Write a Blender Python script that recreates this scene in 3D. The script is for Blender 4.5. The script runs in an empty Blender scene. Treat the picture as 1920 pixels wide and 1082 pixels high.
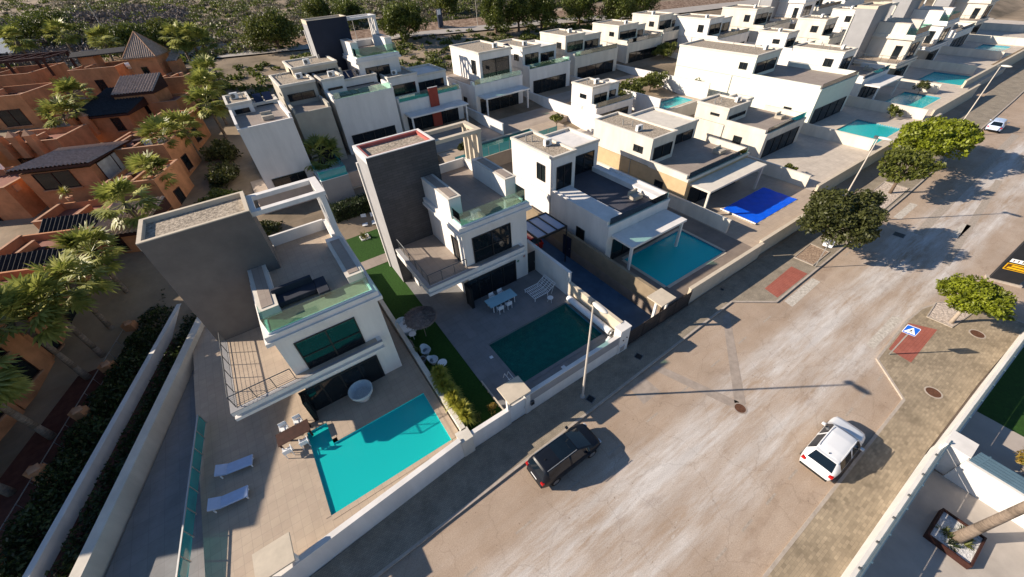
import bpy, math, random
import numpy as np
from mathutils import Vector, Matrix
random.seed(7); RNG = np.random.default_rng(7)
SC = bpy.context.scene
COL = SC.collection
R = math.radians

# ---------------------------------------------------------------- camera, sky, sun
cam = bpy.data.cameras.new('camera'); co = bpy.data.objects.new('camera', cam); COL.objects.link(co)
cam.sensor_width = 36.0; cam.lens = 726.23 / 1920 * 36.0; cam.clip_end = 3000; cam.clip_start = 0.5
right = Vector((0.82412465, -0.56399242, -0.05226002))
down = Vector((-0.40508801, -0.52240166, -0.7503334))
fwd = Vector((0.39588162, 0.63953816, -0.65899066))
m = Matrix((right, -down, -fwd)).transposed().to_4x4()
m.translation = Vector((0, 0, 25)); co.matrix_world = m
SC.camera = co
SC.render.resolution_x = 1920; SC.render.resolution_y = 1082
w = bpy.data.worlds.new('World'); SC.world = w; w.use_nodes = True
SUN_AZ, SUN_EL = R(146.8), R(26.0)          # direction towards the sun, measured from +x
nt = w.node_tree; bg = nt.nodes['Background']
sky = nt.nodes.new('ShaderNodeTexSky'); sky.sky_type = 'NISHITA'; sky.sun_disc = False
sky.sun_elevation = SUN_EL; sky.sun_rotation = math.pi / 2 - SUN_AZ
sky.air_density = 1.0; sky.dust_density = 0.3; sky.ozone_density = 4.0
nt.links.new(sky.outputs[0], bg.inputs[0]); bg.inputs[1].default_value = 0.070
sl = bpy.data.lights.new('sun', 'SUN'); sl.energy = 5.0; sl.angle = R(0.5); sl.color = (1.0, 0.86, 0.70)
so = bpy.data.objects.new('sun', sl); COL.objects.link(so)
sd = Vector((math.cos(SUN_EL) * math.cos(SUN_AZ), math.cos(SUN_EL) * math.sin(SUN_AZ), math.sin(SUN_EL)))
so.rotation_euler = sd.to_track_quat('Z', 'Y').to_euler(); so.location = (0, 0, 60)
SC.view_settings.view_transform = 'Standard'; SC.view_settings.look = 'None'; SC.view_settings.gamma = 1
SC.view_settings.exposure = 0.75

# ---------------------------------------------------------------- materials
MT = {}
def mat(name, col, rough=0.8, var=0.12, scale=2.0, bump=0.0, bscale=20.0, metal=0.0, col2=None, spec=0.3, detail=6, stretch=None, coat=0):
    if name in MT: return MT[name]
    m = bpy.data.materials.new(name); m.use_nodes = True; MT[name] = m
    n = m.node_tree.nodes; l = m.node_tree.links; b = n['Principled BSDF']
    b.inputs['Roughness'].default_value = rough; b.inputs['Metallic'].default_value = metal
    b.inputs['Specular IOR Level'].default_value = spec
    b.inputs['Coat Weight'].default_value = coat
    tc = n.new('ShaderNodeTexCoord'); src = tc.outputs['Object']
    if stretch:
        mp = n.new('ShaderNodeMapping'); mp.inputs['Scale'].default_value = stretch
        l.new(src, mp.inputs[0]); src = mp.outputs[0]
    no = n.new('ShaderNodeTexNoise'); no.inputs['Scale'].default_value = scale; no.inputs['Detail'].default_value = detail
    no.inputs['Roughness'].default_value = 0.65
    l.new(src, no.inputs['Vector'])
    cr = n.new('ShaderNodeValToRGB'); c2 = col2 or tuple(min(1, c * (1 + var)) for c in col)
    cr.color_ramp.elements[0].position = 0.33; cr.color_ramp.elements[1].position = 0.67
    cr.color_ramp.elements[0].color = (*[c * (1 - var) for c in col], 1); cr.color_ramp.elements[1].color = (*c2, 1)
    l.new(no.outputs['Fac'], cr.inputs[0]); l.new(cr.outputs[0], b.inputs['Base Color'])
    if bump:
        n2 = n.new('ShaderNodeTexNoise'); n2.inputs['Scale'].default_value = bscale; n2.inputs['Detail'].default_value = 4
        l.new(src, n2.inputs['Vector'])
        bp = n.new('ShaderNodeBump'); bp.inputs['Strength'].default_value = bump; bp.inputs['Distance'].default_value = 0.05
        l.new(n2.outputs['Fac'], bp.inputs['Height']); l.new(bp.outputs[0], b.inputs['Normal'])
    return m

def tiles(name, c1, c2, mortar, sx, sy, rough=0.7, msize=0.015, noise=0.25, offset=0.5, var_scale=0.8, rot=0, vert=False, spot=None):
    if name in MT: return MT[name]
    m = bpy.data.materials.new(name); m.use_nodes = True; MT[name] = m
    n = m.node_tree.nodes; l = m.node_tree.links; b = n['Principled BSDF']; b.inputs['Roughness'].default_value = rough
    b.inputs['Specular IOR Level'].default_value = 0.25
    tc = n.new('ShaderNodeTexCoord'); mp = n.new('ShaderNodeMapping'); l.new(tc.outputs['Object'], mp.inputs[0])
    mp.inputs['Rotation'].default_value = (R(90) if vert else 0, 0, R(rot))
    br = n.new('ShaderNodeTexBrick'); l.new(mp.outputs[0], br.inputs['Vector']); br.inputs['Scale'].default_value = 1
    br.inputs['Brick Width'].default_value = sx; br.inputs['Row Height'].default_value = sy; br.inputs['Mortar Size'].default_value = msize
    br.offset = offset
    br.inputs['Color1'].default_value = (*c1, 1); br.inputs['Color2'].default_value = (*c2, 1); br.inputs['Mortar'].default_value = (*mortar, 1)
    no = n.new('ShaderNodeTexNoise'); no.inputs['Scale'].default_value = var_scale; no.inputs['Detail'].default_value = 7; no.inputs['Roughness'].default_value = 0.7
    l.new(tc.outputs['Object'], no.inputs['Vector'])
    mr = n.new('ShaderNodeMapRange'); mr.inputs[1].default_value = 0.3; mr.inputs[2].default_value = 0.7
    mr.inputs[3].default_value = 1 - noise; mr.inputs[4].default_value = 1 + noise; l.new(no.outputs['Fac'], mr.inputs[0])
    mx = n.new('ShaderNodeMix'); mx.data_type = 'RGBA'; mx.blend_type = 'MULTIPLY'; mx.inputs[0].default_value = 1
    l.new(br.outputs['Color'], mx.inputs[6]); l.new(mr.outputs[0], mx.inputs[7])
    out = mx.outputs[2]
    l.new(out, b.inputs['Base Color'])
    bp = n.new('ShaderNodeBump'); bp.inputs['Strength'].default_value = 0.25; bp.inputs['Distance'].default_value = 0.01
    inv = n.new('ShaderNodeMath'); inv.operation = 'SUBTRACT'; inv.inputs[0].default_value = 1; l.new(br.outputs['Fac'], inv.inputs[1])
    l.new(inv.outputs[0], bp.inputs['Height']); l.new(bp.outputs[0], b.inputs['Normal'])
    return m

def glassy(name, tint, gloss=0.12, rough=0.02, ior=1.45, wave=0, wscale=3, body=None, bodyf=0.3):
    """clear sheet: tinted see-through plus mirror by fresnel"""
    if name in MT: return MT[name]
    m = bpy.data.materials.new(name); m.use_nodes = True; MT[name] = m
    n = m.node_tree.nodes; l = m.node_tree.links
    for x in list(n):
        if x.type == 'BSDF_PRINCIPLED': n.remove(x)
    o = [x for x in n if x.type == 'OUTPUT_MATERIAL'][0]
    t = n.new('ShaderNodeBsdfTransparent'); t.inputs[0].default_value = (*tint, 1)
    g = n.new('ShaderNodeBsdfGlossy'); g.inputs['Roughness'].default_value = rough; g.inputs[0].default_value = (0.9, 0.95, 1, 1)
    f = n.new('ShaderNodeFresnel'); f.inputs[0].default_value = ior
    ad = n.new('ShaderNodeMath'); ad.operation = 'ADD'; ad.use_clamp = True; ad.inputs[1].default_value = gloss
    mx = n.new('ShaderNodeMixShader')
    l.new(f.outputs[0], ad.inputs[0]); l.new(ad.outputs[0], mx.inputs[0]); l.new(t.outputs[0], mx.inputs[1]); l.new(g.outputs[0], mx.inputs[2])
    if body:      # light scattered back by the water itself
        df = n.new('ShaderNodeBsdfDiffuse'); df.inputs[0].default_value = (*body, 1); m2 = n.new('ShaderNodeMixShader'); m2.inputs[0].default_value = bodyf
        l.new(t.outputs[0], m2.inputs[1]); l.new(df.outputs[0], m2.inputs[2]); l.new(m2.outputs[0], mx.inputs[1])
    l.new(mx.outputs[0], o.inputs[0])
    if wave:
        tc = n.new('ShaderNodeTexCoord'); no = n.new('ShaderNodeTexNoise'); no.inputs['Scale'].default_value = wscale; no.inputs['Detail'].default_value = 3
        l.new(tc.outputs['Object'], no.inputs['Vector']); bp = n.new('ShaderNodeBump'); bp.inputs['Strength'].default_value = wave
        bp.inputs['Distance'].default_value = 0.05; l.new(no.outputs['Fac'], bp.inputs['Height'])
        l.new(bp.outputs[0], g.inputs['Normal']); l.new(bp.outputs[0], f.inputs['Normal'])
    return m

WHITE = mat('white_render', (0.70, 0.68, 0.655), 0.85, 0.09, 0.9, 0.08, 50, stretch=(1, 1, .22), detail=10)
WHITE2 = mat('cream_render', (0.62, 0.58, 0.51), 0.85, 0.11, 0.9, 0.08, 50, stretch=(1, 1, .22), detail=10)
CREAM = mat('cream_stone', (0.55, 0.48, 0.38), 0.85, 0.08, 1.5, 0.05, 40)
GREYW = mat('grey_render', (0.30, 0.30, 0.31), 0.85, 0.06, 0.8)
DARKST = tiles('dark_stone_cladding', (0.062, 0.062, 0.068), (0.078, 0.078, 0.084), (0.04, 0.04, 0.045), 0.9, 0.22, 0.6, 0.012, 0.16, vert=True)
TOPAZ = tiles('terrace_tile', (0.30, 0.25, 0.215), (0.32, 0.27, 0.23), (0.21, 0.18, 0.155), 0.6, 0.6, 0.6, 0.008, 0.1, 0)
TERR2 = tiles('sandy_terrace_tile', (0.40, 0.32, 0.25), (0.43, 0.35, 0.27), (0.30, 0.25, 0.20), 0.5, 0.5, 0.6, 0.008, 0.1, 0)
GREYT = tiles('grey_floor_tile', (0.20, 0.20, 0.205), (0.22, 0.22, 0.225), (0.15, 0.15, 0.155), 0.8, 0.8, 0.7, 0.008, 0.14, 0)
GRAVEL = mat('roof_gravel', (0.34, 0.29, 0.23), 0.95, 0.6, 6, 1.0, 9)
RED = mat('red_roof_edge', (0.42, 0.12, 0.10), 0.6, 0.12, 3)
FRAME = mat('black_metal', (0.02, 0.021, 0.023), 0.45, 0.1, 3)
RAILM = mat('grey_metal', (0.13, 0.14, 0.15), 0.45, 0.08, 3, metal=0.5)
WMETAL = mat('white_metal', (0.75, 0.76, 0.76), 0.4, 0.04, 3)
STEEL = mat('galvanised_steel', (0.42, 0.42, 0.41), 0.45, 0.08, 4, metal=0.6)
WIN = mat('window_glass', (0.010, 0.014, 0.018), 0.04, 0.3, 1.0, spec=0.45)
GLASSB = glassy('balustrade_glass', (0.62, 0.86, 0.78), 0.08)
CYANGL = glassy('cyan_fence_glass', (0.25, 0.66, 0.68), 0.06, body=(0.05, 0.50, 0.56), bodyf=0.55)
GRASS = mat('artificial_grass', (0.022, 0.07, 0.008), 0.95, 0.3, 6, 0.5, 90)
SOIL = mat('bare_soil', (0.16, 0.11, 0.075), 0.95, 0.3, 2, 0.5, 15)
POOLC = tiles('pool_mosaic', (0.016, 0.22, 0.17), (0.022, 0.27, 0.21), (0.012, 0.16, 0.13), 0.3, 0.3, 0.3, 0.012, 0.45, var_scale=1.6)
WLINE = tiles('waterline_tile', (0.03, 0.20, 0.34), (0.05, 0.28, 0.42), (0.3, 0.33, 0.34), 0.15, 0.15, 0.3, 0.01, 0.1)
POOLB = tiles('pale_pool_mosaic', (0.05, 0.80, 0.78), (0.08, 0.84, 0.82), (0.05, 0.66, 0.68), 0.3, 0.3, 0.3, 0.012, 0.14, var_scale=1.4)
WATERG = glassy('green_pool_water', (0.30, 0.78, 0.70), 0.0, 0.03, 1.33, wave=1.0, wscale=3.0, body=(0.004, 0.17, 0.14), bodyf=0.45)
WATERB = glassy('blue_pool_water', (0.62, 0.97, 0.97), 0.0, 0.03, 1.33, wave=0.8, wscale=3.0, body=(0.02, 0.80, 0.78), bodyf=0.5)
TERRA = mat('terracotta_render', (0.47, 0.22, 0.108), 0.9, 0.3, 0.5, 0.1, 30)
TERRAC = mat('terracotta_coping', (0.42, 0.24, 0.15), 0.85, 0.15, 2)
WOODD = mat('dark_wood', (0.045, 0.016, 0.012), 0.7, 0.3, 4)
PLASTW = mat('white_plastic', (0.78, 0.80, 0.82), 0.45, 0.04, 3)
THATCH = mat('thatch', (0.20, 0.165, 0.155), 0.95, 0.4, 9, 0.8, 40)
TRUNK = mat('palm_trunk', (0.23, 0.18, 0.14), 0.95, 0.3, 3, 0.8, 12, stretch=(1, 1, 5))
BARK = mat('tree_bark', (0.14, 0.10, 0.07), 0.95, 0.3, 4, 0.8, 20)

def leafmat(name, c1, c2, scale=1.2):
    m = mat(name, c1, 0.5, 0.5, scale, col2=tuple(c*1.15 for c in c2), spec=0.4)
    b = m.node_tree.nodes['Principled BSDF']
    t = m.node_tree.nodes.new('ShaderNodeBsdfTranslucent'); mx = m.node_tree.nodes.new('ShaderNodeMixShader'); mx.inputs[0].default_value = 0.3
    cr = [x for x in m.node_tree.nodes if x.type == 'VALTORGB'][0]
    o = [x for x in m.node_tree.nodes if x.type == 'OUTPUT_MATERIAL'][0]
    l = m.node_tree.links; l.new(cr.outputs[0], t.inputs[0]); l.new(b.outputs[0], mx.inputs[1]); l.new(t.outputs[0], mx.inputs[2]); l.new(mx.outputs[0], o.inputs[0])
    return m
LF_DARK = leafmat('dark_tree_leaves', (0.05, 0.062, 0.018), (0.10, 0.11, 0.03))
LF_LIME = leafmat('lime_tree_leaves', (0.13, 0.17, 0.012), (0.26, 0.30, 0.02))
LF_MID = leafmat('green_tree_leaves', (0.085, 0.105, 0.018), (0.16, 0.18, 0.03))
LF_PINE = leafmat('pine_needles', (0.06, 0.085, 0.016), (0.15, 0.18, 0.03), 0.4)
LF_GREY = leafmat('grey_scrub_leaves', (0.15, 0.135, 0.095), (0.21, 0.19, 0.135), 0.12)
LF_PALM = leafmat('palm_leaves', (0.19, 0.26, 0.035), (0.48, 0.48, 0.13), 0.8)
LF_HEDGE = leafmat('hedge_leaves', (0.025, 0.045, 0.012), (0.05, 0.075, 0.02))
LF_YUCCA = leafmat('yucca_leaves', (0.24, 0.26, 0.025), (0.46, 0.44, 0.07), 2)
LF_OCHRE = leafmat('ochre_leaves', (0.25, 0.17, 0.03), (0.36, 0.25, 0.05), 2)

# ---------------------------------------------------------------- helpers
class MB:
    def __init__(s): s.v = []; s.f = []; s.mi = []
    def add(s, vs, fs, mi=0):
        o = len(s.v); s.v += [tuple(v) for v in vs]; s.f += [tuple(i + o for i in f) for f in fs]; s.mi += [mi] * len(fs); return s
    def box(s, x0, x1, y0, y1, z0, z1, mi=0):
        return s.add([(x0,y0,z0),(x1,y0,z0),(x1,y1,z0),(x0,y1,z0),(x0,y0,z1),(x1,y0,z1),(x1,y1,z1),(x0,y1,z1)],
                     [(3,2,1,0),(4,5,6,7),(0,1,5,4),(1,2,6,5),(2,3,7,6),(3,0,4,7)], mi)
    def prism(s, poly, z0, z1, mi=0):
        n = len(poly); a = sum(poly[i][0]*poly[(i+1)%n][1]-poly[(i+1)%n][0]*poly[i][1] for i in range(n))
        if a < 0: poly = poly[::-1]
        zt = z1 if callable(z1) else (lambda x, y: z1)
        vs = [(x,y,z0) for x,y in poly] + [(x,y,zt(x,y)) for x,y in poly]
        return s.add(vs, [tuple(range(n-1,-1,-1)), tuple(range(n,2*n))] + [(i,(i+1)%n,n+(i+1)%n,n+i) for i in range(n)], mi)
    def quad(s, *p, mi=0): return s.add(p, [tuple(range(len(p)))], mi)
    def tube(s, p0, p1, r0, r1=None, n=8, mi=0, caps=True):
        r1 = r0 if r1 is None else r1; p0 = Vector(p0); p1 = Vector(p1); d = (p1-p0).normalized()
        a = d.orthogonal().normalized(); b = d.cross(a)
        vs = []
        for p, r in ((p0,r0),(p1,r1)):
            for i in range(n):
                t = 2*math.pi*i/n; vs.append(p + a*math.cos(t)*r + b*math.sin(t)*r)
        fs = [(i,(i+1)%n,n+(i+1)%n,n+i) for i in range(n)]
        if caps: fs += [tuple(range(n-1,-1,-1)), tuple(range(n,2*n))]
        return s.add(vs, fs, mi)
    def path(s, pts, rs, n=8, mi=0):
        for i in range(len(pts)-1): s.tube(pts[i], pts[i+1], rs[i], rs[i+1], n, mi)
        return s
    def lathe(s, prof, n=20, c=(0,0,0), mi=0):
        vs = []; k = len(prof)
        for i in range(n):
            t = 2*math.pi*i/n
            for r, z in prof: vs.append((c[0]+r*math.cos(t), c[1]+r*math.sin(t), c[2]+z))
        fs = [(i*k+j, ((i+1)%n)*k+j, ((i+1)%n)*k+j+1, i*k+j+1) for i in range(n) for j in range(k-1)]
        return s.add(vs, fs, mi)
    def ell(s, c, r, nu=14, nv=8, mi=0):
        prof = [(math.cos(-math.pi/2+math.pi*j/nv), math.sin(-math.pi/2+math.pi*j/nv)) for j in range(nv+1)]
        vs = []; 
        for i in range(nu):
            t = 2*math.pi*i/nu
            for a, z in prof: vs.append((c[0]+r[0]*a*math.cos(t), c[1]+r[1]*a*math.sin(t), c[2]+r[2]*z))
        k = nv+1
        return s.add(vs, [(i*k+j, ((i+1)%nu)*k+j, ((i+1)%nu)*k+j+1, i*k+j+1) for i in range(nu) for j in range(nv)], mi)
    def build(s, name, mats, parent=None, label=None, smooth=False, off=None, bevel=0):
        """off: world origin to subtract so that the mesh sits in its parent's local space"""
        me = bpy.data.meshes.new(name)
        vs = s.v if off is None else [(a-off[0], b-off[1], c-off[2]) for a,b,c in s.v]
        me.from_pydata(vs, [], s.f)
        mats = mats if isinstance(mats, (list, tuple)) else [mats]
        for q in mats: me.materials.append(q)
        if len(mats) > 1: me.polygons.foreach_set('material_index', s.mi)
        if smooth: me.polygons.foreach_set('use_smooth', [True]*len(me.polygons))
        me.update(); me.validate()
        o = bpy.data.objects.new(name, me); COL.objects.link(o)
        if parent is not None: o.parent = parent
        if label: o['label'] = label
        if bevel:
            b = o.modifiers.new('bevel', 'BEVEL'); b.width = bevel; b.segments = 2; b.limit_method = 'ANGLE'
        return o
def B(*a): return MB().box(*a)

def tag(o, label, cat, group=None, kind=None):
    o['label'] = label; o['category'] = cat
    if group: o['group'] = group
    if kind: o['kind'] = kind
    return o
def thing(name, loc, label, cat, rz=0, group=None):
    o = bpy.data.objects.new(name, None); COL.objects.link(o); o.empty_display_size = 0.3
    o.location = loc; o.rotation_euler = (0, 0, rz); return tag(o, label, cat, group)
def parts(name, boxes, m, parent, **k):
    return [MB().box(*b).build(name, m, parent, **k) for b in boxes]
def struct(name, mb, m, **k):
    o = mb.build(name, m, **k); o['kind'] = 'structure'; return o
def copy_thing(src, loc, rz, label, group=None, scale=None):
    r = src.copy(); COL.objects.link(r); r.location = loc; r.rotation_euler = (0, 0, rz); r['label'] = label
    if scale: r.scale = scale
    if group: r['group'] = group
    for ch in list(src.children):
        c = ch.copy(); COL.objects.link(c); c.parent = r
        for g in ch.children:
            d = g.copy(); COL.objects.link(d); d.parent = c
    return r

def npmesh(name, V, nper, m, parent=None, extra=None):
    """V: (F*nper,3) vertices, every nper vertices make one face"""
    nf = len(V)//nper
    me = bpy.data.meshes.new(name); me.vertices.add(len(V)); me.vertices.foreach_set('co', V.astype(np.float32).ravel())
    me.loops.add(len(V)); me.loops.foreach_set('vertex_index', np.arange(len(V), dtype=np.int32))
    me.polygons.add(nf); me.polygons.foreach_set('loop_start', np.arange(0, len(V), nper, dtype=np.int32))
    me.polygons.foreach_set('loop_total', np.full(nf, nper, dtype=np.int32)); me.materials.append(m); me.update(calc_edges=True)
    o = bpy.data.objects.new(name, me); COL.objects.link(o)
    if parent is not None: o.parent = parent
    return o
def leaves(C, size, asp=0.5, up=0.3):
    """one diamond leaf at every point of C"""
    n = len(C); d = RNG.normal(size=(n,3)); d[:,2] += up; d /= np.linalg.norm(d, axis=1)[:,None]
    t = RNG.normal(size=(n,3)); e = np.cross(d, t); e /= np.linalg.norm(e, axis=1)[:,None]
    s = size * RNG.uniform(0.6, 1.3, n)[:,None]
    q = np.stack([C - d*s, C + e*s*asp, C + d*s, C - e*s*asp], 1)
    return q.reshape(-1,3)
def crown_pts(r, n, lobes=26, lobe_r=0.34, flat=1.0, seed=None, hole=0.0):
    g = np.random.default_rng(seed) if seed is not None else RNG
    d = g.normal(size=(lobes,3)); d /= np.linalg.norm(d,axis=1)[:,None]
    d[:,2] = np.where(d[:,2] < -0.35, -d[:,2], d[:,2])
    c = d * g.uniform(0.35, 0.82, lobes)[:,None]
    k = g.integers(0, lobes, n); q = g.normal(size=(n,3)); q /= np.linalg.norm(q,axis=1)[:,None]
    lr = lobe_r * g.uniform(0.65, 1.25, lobes)
    p = c[k] + q * (lr[k] * g.uniform(0.55, 1.0, n) )[:,None]
    if hole: p = p[g.uniform(size=n) > hole]
    return p * np.array(r)

def tree(name, loc, label, cat, r, zc, n, size, leafm, trunk_r=0.14, group=None, lobes=26, lobe_r=0.34, limbs=7, barkm=None, seed=None, asp=0.5, trunk_top=None, stuff=None):
    t = thing(name, loc, label, cat, 0, group)
    P = crown_pts(r, n, lobes, lobe_r, seed=seed); P[:,2] += zc
    P = P[P[:,2] > 0.15]
    npmesh('crown', leaves(P, size, asp), 4, leafm, t)
    mb = MB(); g = random.Random(seed or 3); h = trunk_top or zc - r[2]*0.5
    tips = []
    mb.path([(0,0,-0.3),(0.06*h,0.03*h,h*0.55),(0.02,0,h)], [trunk_r*1.25, trunk_r, trunk_r*0.85], 8)
    for i in range(limbs):
        a = 2*math.pi*i/limbs + g.uniform(-.3,.3); q = g.uniform(.45,.75)
        p1 = (r[0]*q*.4*math.cos(a), r[1]*q*.4*math.sin(a), h + (zc-h)*.5)
        p2 = (r[0]*q*math.cos(a), r[1]*q*math.sin(a), zc + r[2]*g.uniform(-.1,.4))
        mb.path([(0.02,0,h*.95), p1, p2], [trunk_r*.6, trunk_r*.4, trunk_r*.12], 6)
    mb.build('trunk', barkm or BARK, t, smooth=True)
    return t

def gz(y):
    """ground height behind the houses"""
    P = [(-1e4,0),(37,0),(47,2.6),(60,4.2),(75,5.6),(108,9.6),(400,24),(3000,60)]
    for (a,za),(b,zb) in zip(P,P[1:]):
        if y <= b: return za + (zb-za)*(y-a)/(b-a)
    return 60
# ---------------------------------------------------------------- the setting: ground, road, pavements
def asphalt():
    m = bpy.data.materials.new('dusty_asphalt'); m.use_nodes = True
    n = m.node_tree.nodes; l = m.node_tree.links; b = n['Principled BSDF']; b.inputs['Roughness'].default_value = 0.9
    b.inputs['Specular IOR Level'].default_value = 0.2
    tc = n.new('ShaderNodeTexCoord')
    def noise(sc, stretch, det=8, rough=0.65):
        mp = n.new('ShaderNodeMapping'); mp.inputs['Scale'].default_value = stretch; l.new(tc.outputs['Object'], mp.inputs[0])
        x = n.new('ShaderNodeTexNoise'); x.inputs['Scale'].default_value = sc; x.inputs['Detail'].default_value = det; x.inputs['Roughness'].default_value = rough
        l.new(mp.outputs[0], x.inputs['Vector']); return x.outputs['Fac']
    def ramp(v, stops):
        r = n.new('ShaderNodeValToRGB'); e = r.color_ramp.elements
        e[0].position, e[0].color = stops[0][0], (*stops[0][1], 1); e[1].position, e[1].color = stops[-1][0], (*stops[-1][1], 1)
        for p, c in stops[1:-1]:
            k = e.new(p); k.color = (*c, 1)
        l.new(v, r.inputs[0]); return r.outputs[0]
    def mix(f, a, bb, t='MIX'):
        x = n.new('ShaderNodeMix'); x.data_type = 'RGBA'; x.blend_type = t
        if isinstance(f, float): x.inputs[0].default_value = f
        else: l.new(f, x.inputs[0])
        l.new(a, x.inputs[6]); l.new(bb, x.inputs[7]); return x.outputs[2]
    base = ramp(noise(0.22, (1, 1, 1)), [(0.3, (0.31, 0.232, 0.168)), (0.5, (0.375, 0.287, 0.215)), (0.7, (0.44, 0.345, 0.265))])
    # pale dust worn into two wheel tracks
    sx = n.new('ShaderNodeSeparateXYZ'); l.new(tc.outputs['Object'], sx.inputs[0])
    wob = n.new('ShaderNodeMath'); wob.operation = 'MULTIPLY_ADD'; wob.inputs[1].default_value = 2.4; l.new(noise(0.09, (1, .3, 1), 3), wob.inputs[0]); l.new(sx.outputs['Y'], wob.inputs[2])
    yn = n.new('ShaderNodeMapRange'); yn.inputs[1].default_value = -2; yn.inputs[2].default_value = 12; l.new(wob.outputs[0], yn.inputs[0])
    band = ramp(yn.outputs[0], [(0.0, (.05,)*3), (0.22, (.12,)*3), (0.33, (.75,)*3), (0.42, (.3,)*3), (0.52, (.9,)*3), (0.62, (.55,)*3), (0.70, (.1,)*3), (1, (.03,)*3)])
    dust = mix(1.0, band, ramp(noise(0.5, (0.22, 1.6, 1), 9, 0.75), [(0.36, (0, 0, 0)), (0.68, (1, 1, 1))]), 'MULTIPLY')
    dn = n.new('ShaderNodeMath'); dn.operation = 'MULTIPLY'; dn.inputs[1].default_value = 2.0; dn.use_clamp = True; l.new(dust, dn.inputs[0])
    pale = ramp(noise(0.7, (0.3, 2, 1)), [(0.3, (0.47, 0.44, 0.415)), (0.7, (0.64, 0.61, 0.58))])
    c = mix(dn.outputs[0], base, pale)
    speck = ramp(noise(3.2, (0.5, 1.3, 1), 3, 0.5), [(0.66, (0, 0, 0)), (0.72, (1, 1, 1))])
    sm = mix(1.0, speck, band, 'MULTIPLY'); sp = n.new('ShaderNodeMath'); sp.operation = 'MULTIPLY'; sp.inputs[1].default_value = 0.65; l.new(sm, sp.inputs[0])
    pl = n.new('ShaderNodeRGB'); pl.outputs[0].default_value = (0.6, 0.57, 0.53, 1)
    c = mix(sp.outputs[0], c, pl.outputs[0])
    stain = ramp(noise(0.35, (0.6, 1.2, 1), 10, 0.72), [(0.56, (1, 1, 1)), (0.72, (0.72, 0.68, 0.66))])
    c = mix(1.0, c, stain, 'MULTIPLY')
    vo = n.new('ShaderNodeTexVoronoi'); vo.feature = 'DISTANCE_TO_EDGE'; vo.inputs['Scale'].default_value = 0.28
    wm = n.new('ShaderNodeVectorMath'); wm.operation = 'ADD'; nz = n.new('ShaderNodeTexNoise'); nz.inputs['Scale'].default_value = 1.1; nz.inputs['Detail'].default_value = 6
    l.new(tc.outputs['Object'], nz.inputs['Vector']); l.new(tc.outputs['Object'], wm.inputs[0]); l.new(nz.outputs['Color'], wm.inputs[1]); l.new(wm.outputs[0], vo.inputs['Vector'])
    crk = ramp(vo.outputs['Distance'], [(0.0, (.62, .60, .58)), (0.012, (1, 1, 1))]); c = mix(0.4, c, mix(1.0, c, crk, 'MULTIPLY'))
    spots = ramp(noise(5.5, (1, 1, 1), 2, .4), [(0.70, (1, 1, 1)), (0.76, (.66, .63, .6))]); c = mix(1.0, c, spots, 'MULTIPLY')
    grit = ramp(noise(16, (1, 1, 1), 3, .8), [(0.3, (0.78, 0.78, 0.78)), (0.7, (1.2, 1.2, 1.2))])
    c = mix(1.0, c, grit, 'MULTIPLY'); l.new(c, b.inputs['Base Color'])
    bp = n.new('ShaderNodeBump'); bp.inputs['Strength'].default_value = 0.5; bp.inputs['Distance'].default_value = 0.02
    l.new(noise(45, (1, 1, 1), 3), bp.inputs['Height']); l.new(bp.outputs[0], b.inputs['Normal'])
    return m
ROADM = asphalt()
ROADP = mat('patched_asphalt', (0.33, 0.28, 0.24), 0.9, 0.16, 2.0, 0.3, 40)
PAVEL = tiles('left_pavement_tile', (0.26, 0.225, 0.175), (0.32, 0.275, 0.21), (0.21, 0.18, 0.145), 0.2, 0.1, 0.8, 0.012, 0.25)
PAVER = tiles('tan_pavement_blocks', (0.25, 0.205, 0.145), (0.36, 0.295, 0.21), (0.245, 0.2, 0.145), 0.3, 0.15, 0.85, 0.008, 0.3, var_scale=0.5)
KERB = mat('kerb_concrete', (0.40, 0.35, 0.30), 0.85, 0.15, 3, 0.2, 30)
REDP = tiles('red_paving', (0.33, 0.105, 0.075), (0.36, 0.12, 0.09), (0.24, 0.08, 0.06), 0.2, 0.2, 0.8, 0.01, 0.16)
PAINT = mat('worn_road_paint', (0.50, 0.45, 0.38), 0.8, 0.3, 5, col2=(0.62, 0.58, 0.52))
PAINTF = mat('faded_road_paint', (0.36, 0.31, 0.26), 0.85, 0.25, 6)
SCRUBG = mat('scrub_ground', (0.17, 0.135, 0.09), 0.95, 0.35, 0.07, 0.6, 2, col2=(0.40, 0.31, 0.22))

mb = MB()
xs = [-900, -300, -150, -80, -40, 0, 50, 100, 160, 250, 400, 900, 2500]
ys = [-60, 0, 20, 37, 42, 47, 53, 60, 67, 75, 85, 95, 108, 130, 180, 260, 400, 900, 3000]
vs = [(x, y, gz(y) - 0.03 + (0.004 if y < 0 else 0)) for y in ys for x in xs]; nx = len(xs)
mb.add(vs, [(j*nx+i, j*nx+i+1, (j+1)*nx+i+1, (j+1)*nx+i) for j in range(len(ys)-1) for i in range(nx-1)])
struct('ground', mb, SCRUBG)

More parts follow.
